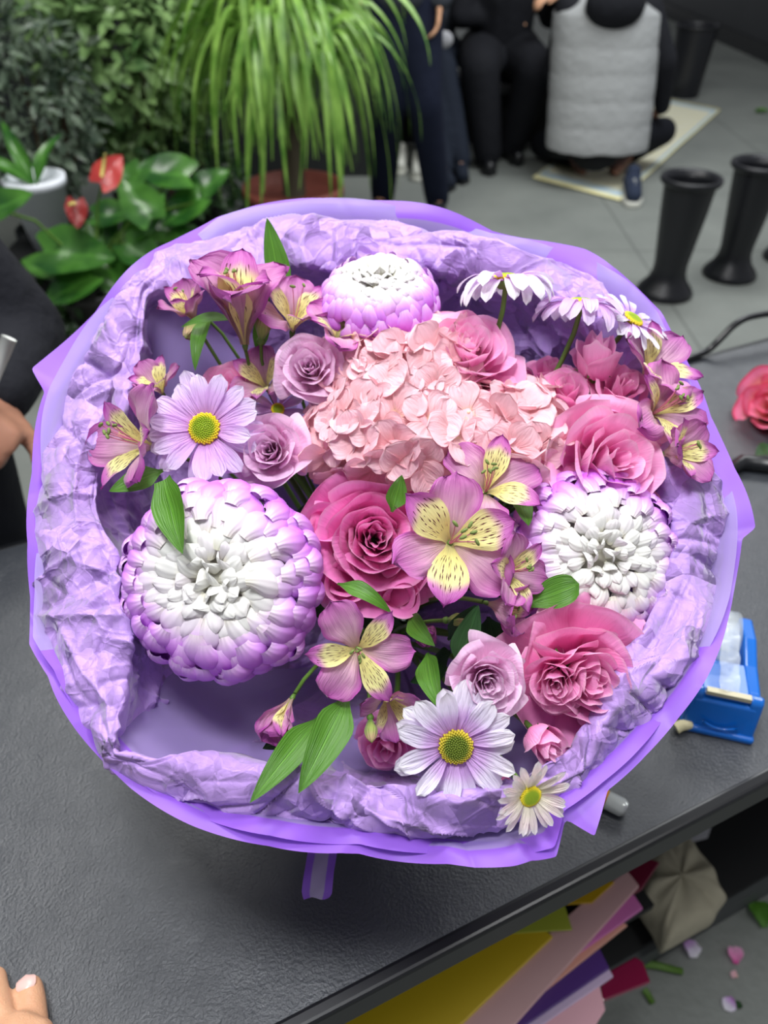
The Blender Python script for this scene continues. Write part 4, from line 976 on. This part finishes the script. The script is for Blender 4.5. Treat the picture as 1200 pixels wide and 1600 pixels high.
def person(label, J, top, bottom, shoe=None, skin=None, hood=None, vest=None, group=None, bare=False, root=None, scale=1.0, hair=True, ts=1.0):
    """J: joints in world space; one fused body mesh, garments as children"""
    root = root or J['pelvis'].copy(); root.z = 0
    t = thing('person', label, 'person', root, group); Mi = Matrix.Translation(-root); V = Vector
    up = (J['neck'] - J['pelvis']).normalized(); sh = (J['shR'] - J['shL']).normalized(); fwd = up.cross(sh).normalized() * -1
    if 'fwd' in J: fwd = J['fwd']
    k = scale
    g = Geo(); hd = J['neck'] + up * .13 * k
    limb(g, J['pelvis'], J['chest'], .125 * k, .135 * k); limb(g, J['chest'], J['neck'], .11 * k, .055 * k); limb(g, J['neck'], hd, .052 * k, .06 * k)
    g.ball(hd + up * .06 * k, .10 * k, sc=(.82, .95, 1.18), nu=12, nv=16)
    g.ball(hd + up * .045 * k + fwd * .095 * k, .017 * k); g.ball(hd - up * .02 * k + fwd * .06 * k, .04 * k)
    for s_ in (1, -1): g.ball(hd + up * .05 * k + sh * s_ * .082 * k, .022 * k, sc=(.5, 1, 1.3))
    for S in 'LR':
        limb(g, J['sh' + S], J['el' + S], .045 * k, .038 * k); limb(g, J['el' + S], J['wr' + S], .036 * k, .024 * k); limb(g, J['chest'], J['sh' + S], .09 * k, .05 * k)
        d = (J['wr' + S] - J['el' + S]).normalized(); hand_geo(g, J['wr' + S], J.get('hd' + S, d), J.get('hu' + S, V((0, 0, 1))), k, J.get('curl', .45), 1 if S == 'R' else -1)
        limb(g, J['pelvis'], J['hip' + S], .11 * k, .085 * k); limb(g, J['hip' + S], J['kn' + S], .08 * k, .055 * k); limb(g, J['kn' + S], J['an' + S], .055 * k, .035 * k); limb(g, J['an' + S], J['toe' + S], .035 * k, .026 * k)
    fuse('body', g, skin or M_SKIN, t, .011, 4, Mi)
    b = Geo(); b.ball(J['pelvis'], .17 * k, sc=(1, .85, .8)); k0 = k; k = k * ts
    for S in 'LR':
        limb(b, J['pelvis'], J['hip' + S], .13 * k, .112 * k); limb(b, J['hip' + S], J['kn' + S], .108 * k, .078 * k)
        e = J['kn' + S].lerp(J['an' + S], .99); limb(b, J['kn' + S], e, .078 * k, .060 * k)
    fuse('trousers', b, bottom, t, .014, 6, Mi)
    k = k0; j = Geo(); limb(j, J['pelvis'].lerp(J['chest'], -.02), J['chest'], .165 * k, .17 * k); j.ball(J['pelvis'].lerp(J['chest'], .1), .19 * k, sc=(1, .8, .8)); limb(j, J['chest'], J['neck'] - up * .03, .15 * k, .075 * k)
    for S in 'LR':
        limb(j, J['chest'] + up * .04, J['sh' + S], .12 * k, .078 * k); limb(j, J['sh' + S], J['el' + S], .075 * k, .062 * k); limb(j, J['el' + S], J['el' + S].lerp(J['wr' + S], .95), .062 * k, .046 * k)
    fuse('jacket', j, top, t, .014, 6, Mi)
    if shoe:
        for S in 'LR':
            if bare is True: continue
            a, e = J['an' + S], J['toe' + S]; d = (e - a); d.z = 0; d = d.normalized() if d.length > .01 else V((0, -1, 0))
            q = Geo(); h0 = V((a.x, a.y, .045)); limb(q, h0 - d * .035, h0 + d * .15, .046, .040); limb(q, h0, V((a.x, a.y, .10)), .05, .05)
            so = fuse('shoe', q, shoe, t, .009, 4, Mi)
            w = d.cross(V((0, 0, 1))); ol = [h0 - d * .085 + w * .0, h0 - d * .06 + w * .042, h0 + d * .06 + w * .042, h0 + d * .14 + w * .045, h0 + d * .195, h0 + d * .14 - w * .045, h0 + d * .06 - w * .042, h0 - d * .06 - w * .042]
            mk('sole', Geo().prism([V((p.x, p.y, .001)) for p in ol], (0, 0, .022)).xf(Mi), J.get('sole', M_TRIM), so, smooth=False)
            so['label'] = 'shoe'
    if hair:
        h = Geo(); h.ball(hd + up * .085 * k - fwd * .022 * k, .105 * k, sc=(.88, 1, 1.12), nu=12, nv=16); fuse('hair', h, M_HAIR, t, .012, 2, Mi)
    return t, Mi, up, sh, fwd
V = Vector
# standing person in dark jeans
y = 4.05; hipc = W(628, -30, y)
J = dict(pelvis=hipc, chest=hipc + V((0, .03, .33)), neck=hipc + V((0, .03, .55)), shL=hipc + V((-.20, .03, .48)), shR=hipc + V((.20, .03, .48)),
         elL=hipc + V((-.27, .0, .2)), elR=hipc + V((.30, .02, .20)), wrL=hipc + V((-.22, -.12, .0)), wrR=W(688, 6, y - .1), hipL=W(612, -5, y), hipR=W(652, -5, y), knL=W(606, 165, y - .05), knR=W(664, 160, y - .08),
         anL=V((W(598, 300, y).x, 4.15, .08)), anR=V((W(684, 310, y).x, 4.10, .08)), toeL=V((W(592, 300, y).x - .02, 3.98, .03)), toeR=V((W(686, 310, y).x, 3.95, .03)), fwd=V((0, -1, 0)), hdR=V((-.1, -.2, -1)), huR=V((1, 0, 0)))
person('standing person in dark navy jeans and dark grey jacket right of the spider plant', J, M_GREYJ, M_JEANS, M_BLACKC, scale=.97, ts=1.12)
def sit(label, kneeL, kneeR, footL, footR, y, top, bottom, shoe, handpx=None, lean=0, **kw):
    kl, kr = W(kneeL[0], kneeL[1], y), W(kneeR[0], kneeR[1], y); pel = (kl + kr) / 2 + V((0, .45, .02)); pel.z = .52
    fl, fr = G(*footL, .08), G(*footR, .08); kl.z = kr.z = .52
    J = dict(pelvis=pel, chest=pel + V((0, -.05, .33)), neck=pel + V((0, -.08, .55)), shL=pel + V((-.20, -.05, .48)), shR=pel + V((.20, -.05, .48)), elL=pel + V((-.26, -.15, .22)), elR=pel + V((.26, -.15, .22)),
             hipL=pel + V((-.10, 0, 0)), hipR=pel + V((.10, 0, 0)), knL=kl, knR=kr, anL=fl, anR=fr, toeL=fl + V((0, -.14, -.05)), toeR=fr + V((.02, -.14, -.05)), fwd=V((0, -1, 0)))
    J['wrL'] = kl.lerp(pel, .75) + V((.03, 0, .20)); J['wrR'] = kr.lerp(pel, .75) + V((-.03, 0, .20))
    if handpx: J['wrR'] = W(handpx[0], handpx[1], y + .1); J['hdR'] = V((-.8, -.4, -.1))
    return person(label, J, top, bottom, shoe, **kw)
sit('seated person in black trousers and black shoes between standing and kneeling person', (752, 75), (840, 85), (762, 240), (800, 226), 4.95, M_BLACKC, M_BLACKC, M_TRIM, (872, -8), scale=1.12, ts=1.3)
t_, Mi_, *_r = sit('seated person in ripped blue black jeans, mostly behind the standing person', (694, 75), (660, 70), (720, 252), (694, 262), 5.0, M_GREYJ, M_JEANS2, M_JEANS2, scale=.95, ts=1.1)
kn = W(694, 62, 4.78); mk('torn_knee_patch', Geo().ball(kn, .06, sc=(.8, .35, .7)).xf(Mi_), m_cloth('white_threads', srgb(176, 176, 180)), t_)
bn = thing('bench', 'dark bench under the seated people', 'bench', V((.66, 5.35, 0)))
mk('seat', Geo().box((0, 0, .38), (1.9, .42, .06)), M_CAB, bn, smooth=False, bevel=.01)
mk('front_panel', Geo().box((-.05, .10, .18), (2.0, .02, .35)), M_CAB, bn, smooth=False)
for x in (-.68, .68):
    for yy in (-.16, .16): mk('leg', Geo().box((x, yy, .175), (.06, .06, .35)), M_CAB, bn, smooth=False)

# kneeling person seen from behind
yk = 4.62; pel = W(935, 205, yk); pel.z = .24
J = dict(pelvis=pel, chest=W(944, 90, yk + .05), neck=W(952, -10, yk + .08), shL=W(890, 15, yk + .05), shR=W(1012, 12, yk + .05), elL=W(866, 110, yk + .12), elR=W(1040, 95, yk + .02), wrL=W(884, 175, yk + .35), wrR=W(1034, 170, yk + .1),
         hipL=pel + V((-.12, 0, 0)), hipR=pel + V((.12, 0, 0)), knL=pel + V((-.22, .42, -.14)), knR=W(1036, 205, yk + .25), anL=G(905, 248, .05), anR=G(985, 240, .07), toeL=G(910, 268, .03), toeR=G(962, 268, .04), fwd=V((0, 1, 0)), hdR=V((-.2, .6, -.5)))
t_, Mi_, up_, sh_, fw_ = person('kneeling person with back turned, grey quilted vest over a black hooded top', J, M_BLACKC, M_NAVYT, None, skin=M_SKIND, scale=1.0)
vg = Geo(); wv = (J['shR'] - J['shL']).length
prf = [(.0, .0), (.250, .0), (.262, .03), (.258, .06)]
X = np.zeros((60, 48, 3)); base = pel + V((0, -.02, -.04)); topc = J['neck'] + V((0, .0, .03))
for i in range(60):
    k = i / 59; c = base.lerp(topc, k); seg = 6.0; q = abs(math.sin(pi * k * seg)) ** .4
    rx = (.285 + .0 * k - (.15 * smooth01((k - .84) / .16))) * (.985 + .015 * q); ry = (.185 - .01 * k - .06 * smooth01((k - .84) / .16)) * (.97 + .03 * q)
    for j in range(48):
        a = 2 * pi * j / 48; X[i, j] = c + V((rx * math.cos(a), ry * math.sin(a), .012 * noise.noise(V((j * .35, k * 14, 3)))))
vg.grid(X, True)
M_VEST = plain('grey_quilted_nylon', srgb(150, 152, 152), .5, spec=.3, bump=(.006, 26), var=(.06, 8))
mk('quilted_vest', vg.xf(Mi_), M_VEST, t_)
hg = Geo(); hg.ball(J['neck'] + V((0, -.16, -.03)), .15, sc=(1.05, .62, .75)); hg.ball(J['neck'] + V((0, -.02, .02)), .13, sc=(1, .8, .7)); fuse('hood', hg, M_BLACKC, t_, .014, 5, Mi_)
for S, (a, b) in dict(L=((898, 238), (908, 262)), R=((992, 222), (962, 262))).items():
    sg = Geo(); limb(sg, G(a[0], a[1], .10), G(b[0], b[1], .045), .050, .044); fuse('sock', sg, M_SOCK, t_, .01, 4, Mi_)
# mat
def m_mat():
    t = NT('cream_printed_mat'); u, v = t.uv(); o = t.obj(); d = t.math('MINIMUM', t.math('MINIMUM', u, t.math('SUBTRACT', 1, u)), t.math('MINIMUM', v, t.math('SUBTRACT', 1, v)))
    col = t.mix(t.math('LESS_THAN', d, .06), srgb(214, 212, 190), srgb(172, 192, 204)); col = t.mix(t.math('LESS_THAN', d, .02), col, srgb(226, 220, 170))
    w = t.n('ShaderNodeTexWave', Vector=o, Scale=3.0, Distortion=6.0); w.wave_type = 'RINGS'
    col = t.mix(t.math('MULTIPLY', t.math('GREATER_THAN', w.outputs['Fac'], .8), .3), col, srgb(206, 196, 110))
    p = t.n('ShaderNodeBsdfPrincipled', Roughness=.7); t.link(col, p.inputs['Base Color']); t.link(p.outputs[0], t.out.inputs[0]); return t.m
cor = [G(832, 278, .006), G(968, 314, .006), G(1126, 172, .006), G(1010, 148, .006)]; mc = sum(cor, V()) / 4
X = np.zeros((24, 24, 3))
for i in range(24):
    for j in range(24):
        a, b = i / 23, j / 23; q = cor[0].lerp(cor[1], a).lerp(cor[3].lerp(cor[2], a), b); X[i, j] = q - mc + V((0, 0, .006 + .012 * max(0, noise.noise(V((a * 3, b * 3, 1))))))
o = mk('floor_mat', Geo().grid(X), m_mat(), loc=mc); o.modifiers.new('thick', 'SOLIDIFY').thickness = .005
tag(o, 'cream printed mat with pale blue border under the kneeling person', 'mat')
def sneaker(label, px, py, toe, mat, sole, s=1.0, z=0):
    p = G(px, py, z); q = G(toe[0], toe[1], z); d = (q - p).normalized(); rot = math.atan2(d.y, d.x)
    t = thing('sneaker', label, 'shoe', Matrix.Translation(p) @ Matrix.Rotation(rot, 4, 'Z') @ Matrix.Scale(s, 4))
    b = Geo(); limb(b, (-.06, 0, .055), (.12, 0, .045), .042, .036); limb(b, (-.07, 0, .06), (-.065, 0, .09), .038, .036); fuse('upper', b, mat, t, .006, 4)
    ol = [(-.12, .02), (-.10, .038), (0, .036), (.09, .046), (.15, .03), (.165, 0), (.15, -.03), (.09, -.046), (0, -.036), (-.10, -.038), (-.12, -.02)]
    mk('sole', Geo().prism([(x, y_, .001) for x, y_ in ol], (0, 0, .024)), sole, t, smooth=False, bevel=.006)
    for i in range(4): mk('lace', Geo().tube([(.03 + .022 * i, -.025, .076 - .003 * i), (.035 + .022 * i, 0, .088 - .003 * i), (.03 + .022 * i, .025, .076 - .003 * i)], .003, 6), sole, t)
M_WHITE = plain('white_rubber', srgb(206, 206, 196), .6); M_NAVYS = fabric('navy_shoe_mesh', srgb(40, 48, 66))
sneaker('navy sneaker with white sole standing beside the mat', 985, 308, (991, 345), M_NAVYS, M_WHITE, s=1.2)
sneaker('white sneaker on the floor behind the standing person', 626, 262, (622, 285), M_WHITE, M_WHITE)
sneaker('white sneaker nearer the standing leg, right of the other white one', 654, 272, (650, 300), M_WHITE, M_WHITE)

# person in a black coat at the left, holding a white roll
J = dict(pelvis=V((-.76, .92, .92)), chest=V((-.86, .93, 1.23)), neck=V((-.88, .94, 1.45)), shL=V((-1.12, .98, 1.34)), shR=V((-.66, .90, 1.27)), elL=V((-1.18, .85, 1.1)), elR=P(28, 520, 1.10), wrL=V((-.85, .62, 1.02)), wrR=P(-14, 618, .96),
         hipL=V((-.87, .92, .88)), hipR=V((-.66, .92, .88)), fwd=V((.2, -1, 0)), hdR=P(-14, 665, .88) - P(-14, 618, .96), huR=V((.8, .2, .6)), curl=.9)
for S in 'LR':
    h_ = J['hip' + S]; J['kn' + S] = V((h_.x, h_.y - .02, .44)); J['an' + S] = V((h_.x, h_.y + .02, .08)); J['toe' + S] = V((h_.x, h_.y - .13, .03))
t_, Mi_, *_r = person('person in a black coat at the left edge, one hand holding a white roll', J, M_COAT, M_NAVYT, M_BLACKC, skin=M_SKIND, scale=1.1)
a, b = P(-34, 640, .885), P(14, 528, .87); tag(mk('paper_roll', Geo().tube([V((0, 0, 0)), b - a], .0085, 14), plain('white_roll', srgb(224, 228, 222), .5), loc=a), 'white paper roll held by the person in the black coat', 'paper roll')

# hand resting on the table at the lower left corner
def table_hand():
    w = P(6, 1720, .60); root = w.copy()
    t = thing('person', 'hand of a person resting on the table at the lower left corner', 'person', root); Mi = Matrix.Translation(-root); g = Geo()
    hgt = TH_ + .012; T = lambda x, y_, z=hgt: G(x, y_, z)
    palm = T(0, 1700, TH_ + .03); fr = palm + V((-.08, -.20, .05)); g.ball(palm, .042, sc=(1, 1.1, .55)); limb(g, palm + V((-.02, -.03, 0)), fr, .03, .034)
    th = [T(52, 1665, TH_ + .022), T(50, 1612, TH_ + .018), T(47, 1566, TH_ + .013), T(46, 1545, TH_ + .012)]; rr = [.014, .0118, .0112, .0098]
    limb(g, palm, th[0], .024, .015)
    for i in range(3): limb(g, th[i], th[i + 1], rr[i], rr[i + 1])
    fing = [[(8, 1650), (-4, 1580), (-8, 1528)], [(-20, 1650), (-30, 1570), (-34, 1520)], [(-50, 1660), (-62, 1580), (-66, 1530)], [(-78, 1680), (-92, 1620), (-98, 1580)]]
    for k, F in enumerate(fing):
        z = TH_ + .034; pts = [palm + V((-.012 * k, .0, 0)), T(*F[0], z), T(*F[1], TH_ + .028), T(*F[2], TH_ + .010)]; r_ = [.016, .0118, .0105, .0085]
        for i in range(3): limb(g, pts[i], pts[i + 1], r_[i], r_[i + 1])
    fuse('body', g, M_SKIN, t, .0022, 5, Mi)
    tip = th[3]; prev = th[2]; ax = (tip - prev).normalized(); s = ax.cross(V((0, 0, 1))).normalized(); n = s.cross(ax).normalized()
    if n.z < 0: n = -n
    c = tip - ax * .0005; X = np.zeros((8, 9, 3))
    for i in range(8):
        u = i / 7; w_ = .0070 * (1 - .85 * abs(2 * u - 1) ** 4) 
        for j in range(9):
            v = -1 + j / 4; X[i, j] = c + ax * (.0135 * (u - .42)) + s * (w_ * math.sin(v * 1.05) / math.sin(1.05)) + n * (.0078 + .0028 * math.cos(v * 1.2) - .0030 * (1.6 * (u - .35)) ** 2)
    mk('nail', Geo().grid(X).xf(Mi), M_NAIL, t)
    c = Geo(); limb(c, palm + (fr - palm) * .42, fr + V((-.03, -.1, .03)), .045, .055); fuse('sleeve', c, M_BLACKC, t, .006, 4, Mi)
table_hand()

# ------------------------------------------------------------------ plants behind
def potm(name, c): return plain(name, c, .5, bump=(.001, 40))
def pot(parent, c, r0, r1, h, mat, Mi, soil=True):
    g = Geo().lathe([(0, 0), (r0, 0), (r1, h * .88), (r1 * 1.06, h * .88), (r1 * 1.06, h), (r1 * .98, h), (r1 * .94, h * .9), (0, h * .88)], 28); g.xf(Mi @ Matrix.Translation(c))
    return mk('pot', g, mat, parent)
def leafm(name, a, b, rough=.4):
    t = NT(name); u, v = t.uv(); rn = t.noise(t.obj(), 9, 2); col = t.mix(t.n('ShaderNodeMapRange', Value=rn, i1=.35, i2=.65).outputs[0], a, b)
    m = t.math('LESS_THAN', t.math('ABSOLUTE', t.math('SUBTRACT', v, .5)), .05); col = t.mix(t.math('MULTIPLY', m, .3), col, tuple(min(1, q * 1.6) for q in b))
    thin_shader(t, col, rough, .25, None, .4); return t.m
def bush(label, cx, cy, rx, ry, yd, n, lsz, mat, potc, seed, ratio=.42, name='potted_shrub', ridy=.35, base=0):
    c = W(cx, cy, yd); s = depth_of(c) / FPX; RX, RZ = rx * s, ry * s; g = np.random.default_rng(seed); root = V((c.x, c.y, base))
    t = thing(name, label, 'plant', root); Mi = Matrix.Translation(-root); F = Geo()
    for i in range(n):
        d = V(g.normal(0, 1, 3)).normalized(); rr = g.uniform(.35, 1) ** .5; lump = 1 + .22 * noise.noise(d * 2.2 + V((seed, 0, 0)))
        p = c + V((d.x * RX, d.y * ridy, d.z * RZ)) * rr * lump
        ax = (d * .6 + V(g.normal(0, .7, 3)) + V((0, 0, -.25))).normalized(); L = lsz * g.uniform(.6, 1.25)
        nn = V((g.normal(0, .5), -.5 + g.normal(0, .5), .8)); X = leaf_mesh(p, p + ax * L, L * ratio, nn, droop=.08, nu=5, nv=3, cup=.3, pr=(.45, .15, 1.8, 1.3))
        F.grid(X)
    mk('foliage', F.xf(Mi), mat, t); st = Geo(); ph = .26
    for k in range(14):
        d = V(g.normal(0, 1, 3)).normalized(); e = c + V((d.x * RX * .8, d.y * ridy * .8, abs(d.z) * RZ * .7 - RZ * .2)); st.tube([root + V((g.normal(0, .02), g.normal(0, .02), ph * .8)), root.lerp(e, .5) + V((0, 0, .05)), e], [.012, .008, .003], 6)
    mk('trunk', st.xf(Mi), plain('bark', srgb(82, 66, 50), .8), t); pot(t, root, .12, .16, ph, potc, Mi)
M_FIC = leafm('ficus_leaf', srgb(58, 92, 48), srgb(142, 174, 112), .35); M_FIC2 = leafm('grey_green_leaf', srgb(44, 62, 50), srgb(112, 128, 108), .35); M_PLA = leafm('strap_leaf', srgb(74, 122, 40), srgb(150, 192, 92), .35); M_ANT = leafm('anthurium_leaf', srgb(30, 76, 26), srgb(76, 128, 48), .25)
bush('bushy mid green shrub with small oval leaves at the top left', 195, 90, 135, 150, 3.7, 1600, .10, M_FIC, potm('dark_pot', srgb(46, 44, 44)), 1)
bush('grey green shrub with pointed leaves at the left edge', 40, 165, 110, 125, 3.2, 1300, .064, M_FIC2, potm('dark_pot2', srgb(40, 44, 46)), 2, .34)
bush('dark leafy low shrub below the anthurium at the left', 190, 455, 120, 70, 2.75, 700, .07, leafm('deep_leaf', srgb(22, 46, 22), srgb(56, 92, 40)), potm('dark_pot3', srgb(36, 40, 38)), 3)
bush('low dark shrub between anthurium and strap leaved plant', 290, 300, 90, 90, 3.55, 700, .07, leafm('deep_leaf2', srgb(24, 46, 26), srgb(60, 92, 52)), potm('dark_pot4', srgb(36, 40, 38)), 4)
def strap_plant():
    yd = 3.35; c = W(440, 40, yd); root = V((c.x, c.y, 0)); t = thing('spider_plant', 'large plant with long arching strap leaves in a reddish pot', 'plant', root); Mi = Matrix.Translation(-root); g = np.random.default_rng(4); F = Geo()
    for i in range(300):
        a = g.uniform(0, 2 * pi); out = g.uniform(.14, .50) * (1.0 if math.cos(a) > 0 else .95); h = g.uniform(.03, .22); L = g.uniform(.25, .68) * (.5 + out); p0 = c + V((g.normal(0, .05), g.normal(0, .05), g.uniform(-.16, .06)))
        d = V((math.cos(a), math.sin(a) * .8, 0)); n = 14; X = np.zeros((n + 1, 3, 3)); sd = V((-math.sin(a), math.cos(a), 0)); wd_ = g.uniform(.009, .015)
        sway = g.normal(0, .06)
        for k in range(n + 1):
            u = k / n; q = p0 + d * (out * (1 - (1 - u) ** 2.0)) + V((0, 0, h * math.sin(min(1, u * 2.2) * pi / 2) - L * max(0, u - .3) ** 1.35 * 1.5)) + sd * sway * u * u
            w_ = wd_ * (1 - .85 * max(0, (u - .55) / .45) ** 1.5) * (.6 + .4 * min(1, u * 5)); vis = sd if abs(math.cos(a)) < .6 else (sd * .6 + V((.5 * math.sin(a * 3), 0, .5))).normalized()
            for j in (-1, 0, 1): X[k, j + 1] = q + vis * (w_ * j) + V((0, 0, .35 * w_ * abs(j)))
        F.grid(X)
    mk('foliage', F.xf(Mi), M_PLA, t); pot(t, V((root.x, root.y, .02)), .15, .20, .36, potm('terracotta_pot', srgb(138, 74, 64)), Mi)
    mk('trunk', Geo().tube([root + V((0, 0, .3)), root + V((.01, 0, .7)), c], [.05, .035, .04], 10).xf(Mi), plain('bark2', srgb(70, 62, 48), .8), t)
    mk('saucer', Geo().lathe([(0, 0), (.2, 0), (.24, .03), (.22, .03), (0, .012)], 28), plain('saucer_black', srgb(24, 24, 26), .4), t)
strap_plant()
def anthurium():
    yd = 2.55; root = W(150, 430, yd); root.z = 0; t = thing('anthurium', 'anthurium with red flowers and big heart shaped green leaves at the left', 'plant', root); Mi = Matrix.Translation(-root); rt = root + V((0, 0, .32))
    def heart(px, py, w, ang, yy, mat, name, tilt=(0, -.5, .8), lab=None, ht=1.25):
        c = W(px, py, yy); s = depth_of(c) / FPX; ax = (Rt * math.cos(ang) + Up * math.sin(ang)); Wd = w * s; L = Wd * ht; a = c - ax * L * .45
        X = leaf_mesh(a, a + ax * L, Wd, V(tilt), nu=12, nv=9, cup=.25, pr=(.26, .72, 1.7, 1.15))
        for j in range(9):
            v = -1 + j / 4; back = .22 * L * (abs(v) ** 1 if abs(v) < .75 else .75 - (abs(v) - .75)) 
            for i in range(5): X[i, j] -= np.array(ax) * back * (1 - i / 5)
        o = mk(name, Geo().grid(X).xf(Mi), mat, t)
        if lab: o['label'] = lab
        pt = Geo().tube([rt, rt.lerp(a, .6) + V((0, .03, .05)), a + ax * .15 * L], .0045, 6).xf(Mi); mk('petiole', pt, M_STEM, o)
        return c, ax, L, o
    for q in [(120, 398, 90, -.1, 2.45), (232, 335, 60, .9, 2.6), (205, 285, 46, -2.2, 2.65), (255, 270, 70, 3.0, 2.75), (66, 415, 50, 2.9, 2.5), (180, 440, 56, -1.2, 2.5), (262, 360, 66, -.5, 2.7), (330, 285, 50, .6, 2.8), (14, 318, 60, .4, 2.3), (225, 400, 60, -.6, 2.5), (160, 365, 66, 1.5, 2.6), (215, 312, 64, 2.2, 2.55), (180, 335, 52, .1, 2.58), (285, 330, 60, -2.5, 2.7), (110, 450, 70, -2.6, 2.4), (250, 440, 70, -.4, 2.6)]:
        heart(q[0], q[1], q[2], q[3], q[4], M_ANT, 'leaf')
    red = plain('red_spathe', srgb(180, 54, 52), .35, spec=.6, coat=.3); dred = plain('dark_red_spathe', srgb(128, 30, 30), .35)
    for q, m, lb in (((172, 266, 44, .9, 2.5), red, 'bright red flower'), ((120, 334, 34, -1.5, 2.48), dred, 'dark red faded flower')):
        c, ax, L, o = heart(*q, m, 'spathe', (.3, -.8, .4), lb); mk('spadix', Geo().tube([c - ax * L * .3 + V((0, -.01, .01)), c + V((0, -.03, .04)), c + ax * L * .1 + V((0, -.04, .05))], [.005, .005, .003], 8).xf(Mi), plain('yellow_spadix' + lb[0], srgb(220, 210, 120), .6), o)
    pot(t, root, .10, .13, .30, potm('dark_pot5', srgb(40, 38, 38)), Mi)
anthurium()
# white pot with a plant of its own
pc = W(82, 384, 2.75); top_ = W(75, 312, 2.9)
t = thing('potted_plant', 'white plastic pot with a few strap leaves left of the anthurium', 'plant', V((pc.x, pc.y, 0)))
zb_ = pc.z; Mi = Matrix.Translation(V((-pc.x, -pc.y, 0)))
pot(t, V((pc.x, pc.y, zb_)), .062, .098, .24, potm('white_pot', srgb(226, 230, 238)), Mi)
for k in range(4):
    a = 1.2 + k * .9; e = V((pc.x + .22 * math.cos(a), pc.y + .15 * math.sin(a), zb_ + .34 + .05 * math.sin(k * 2)))
    X = leaf_mesh(V((pc.x, pc.y, zb_ + .2)), e, .05, V((0, -.5, 1)), droop=.15); mk('leaf', Geo().grid(X).xf(Mi), M_ANT, t)
st = thing('plant_stand', 'dark wooden plant stand under the white pot', 'plant stand', V((pc.x, pc.y, 0)))
mk('top', Geo().box((0, 0, zb_ - .012), (.3, .26, .024)), M_CAB, st, smooth=False)
for x in (-.12, .12):
    for yy in (-.1, .1): mk('leg', Geo().box((x, yy, (zb_ - .024) / 2), (.03, .03, zb_ - .024)), M_CAB, st, smooth=False)
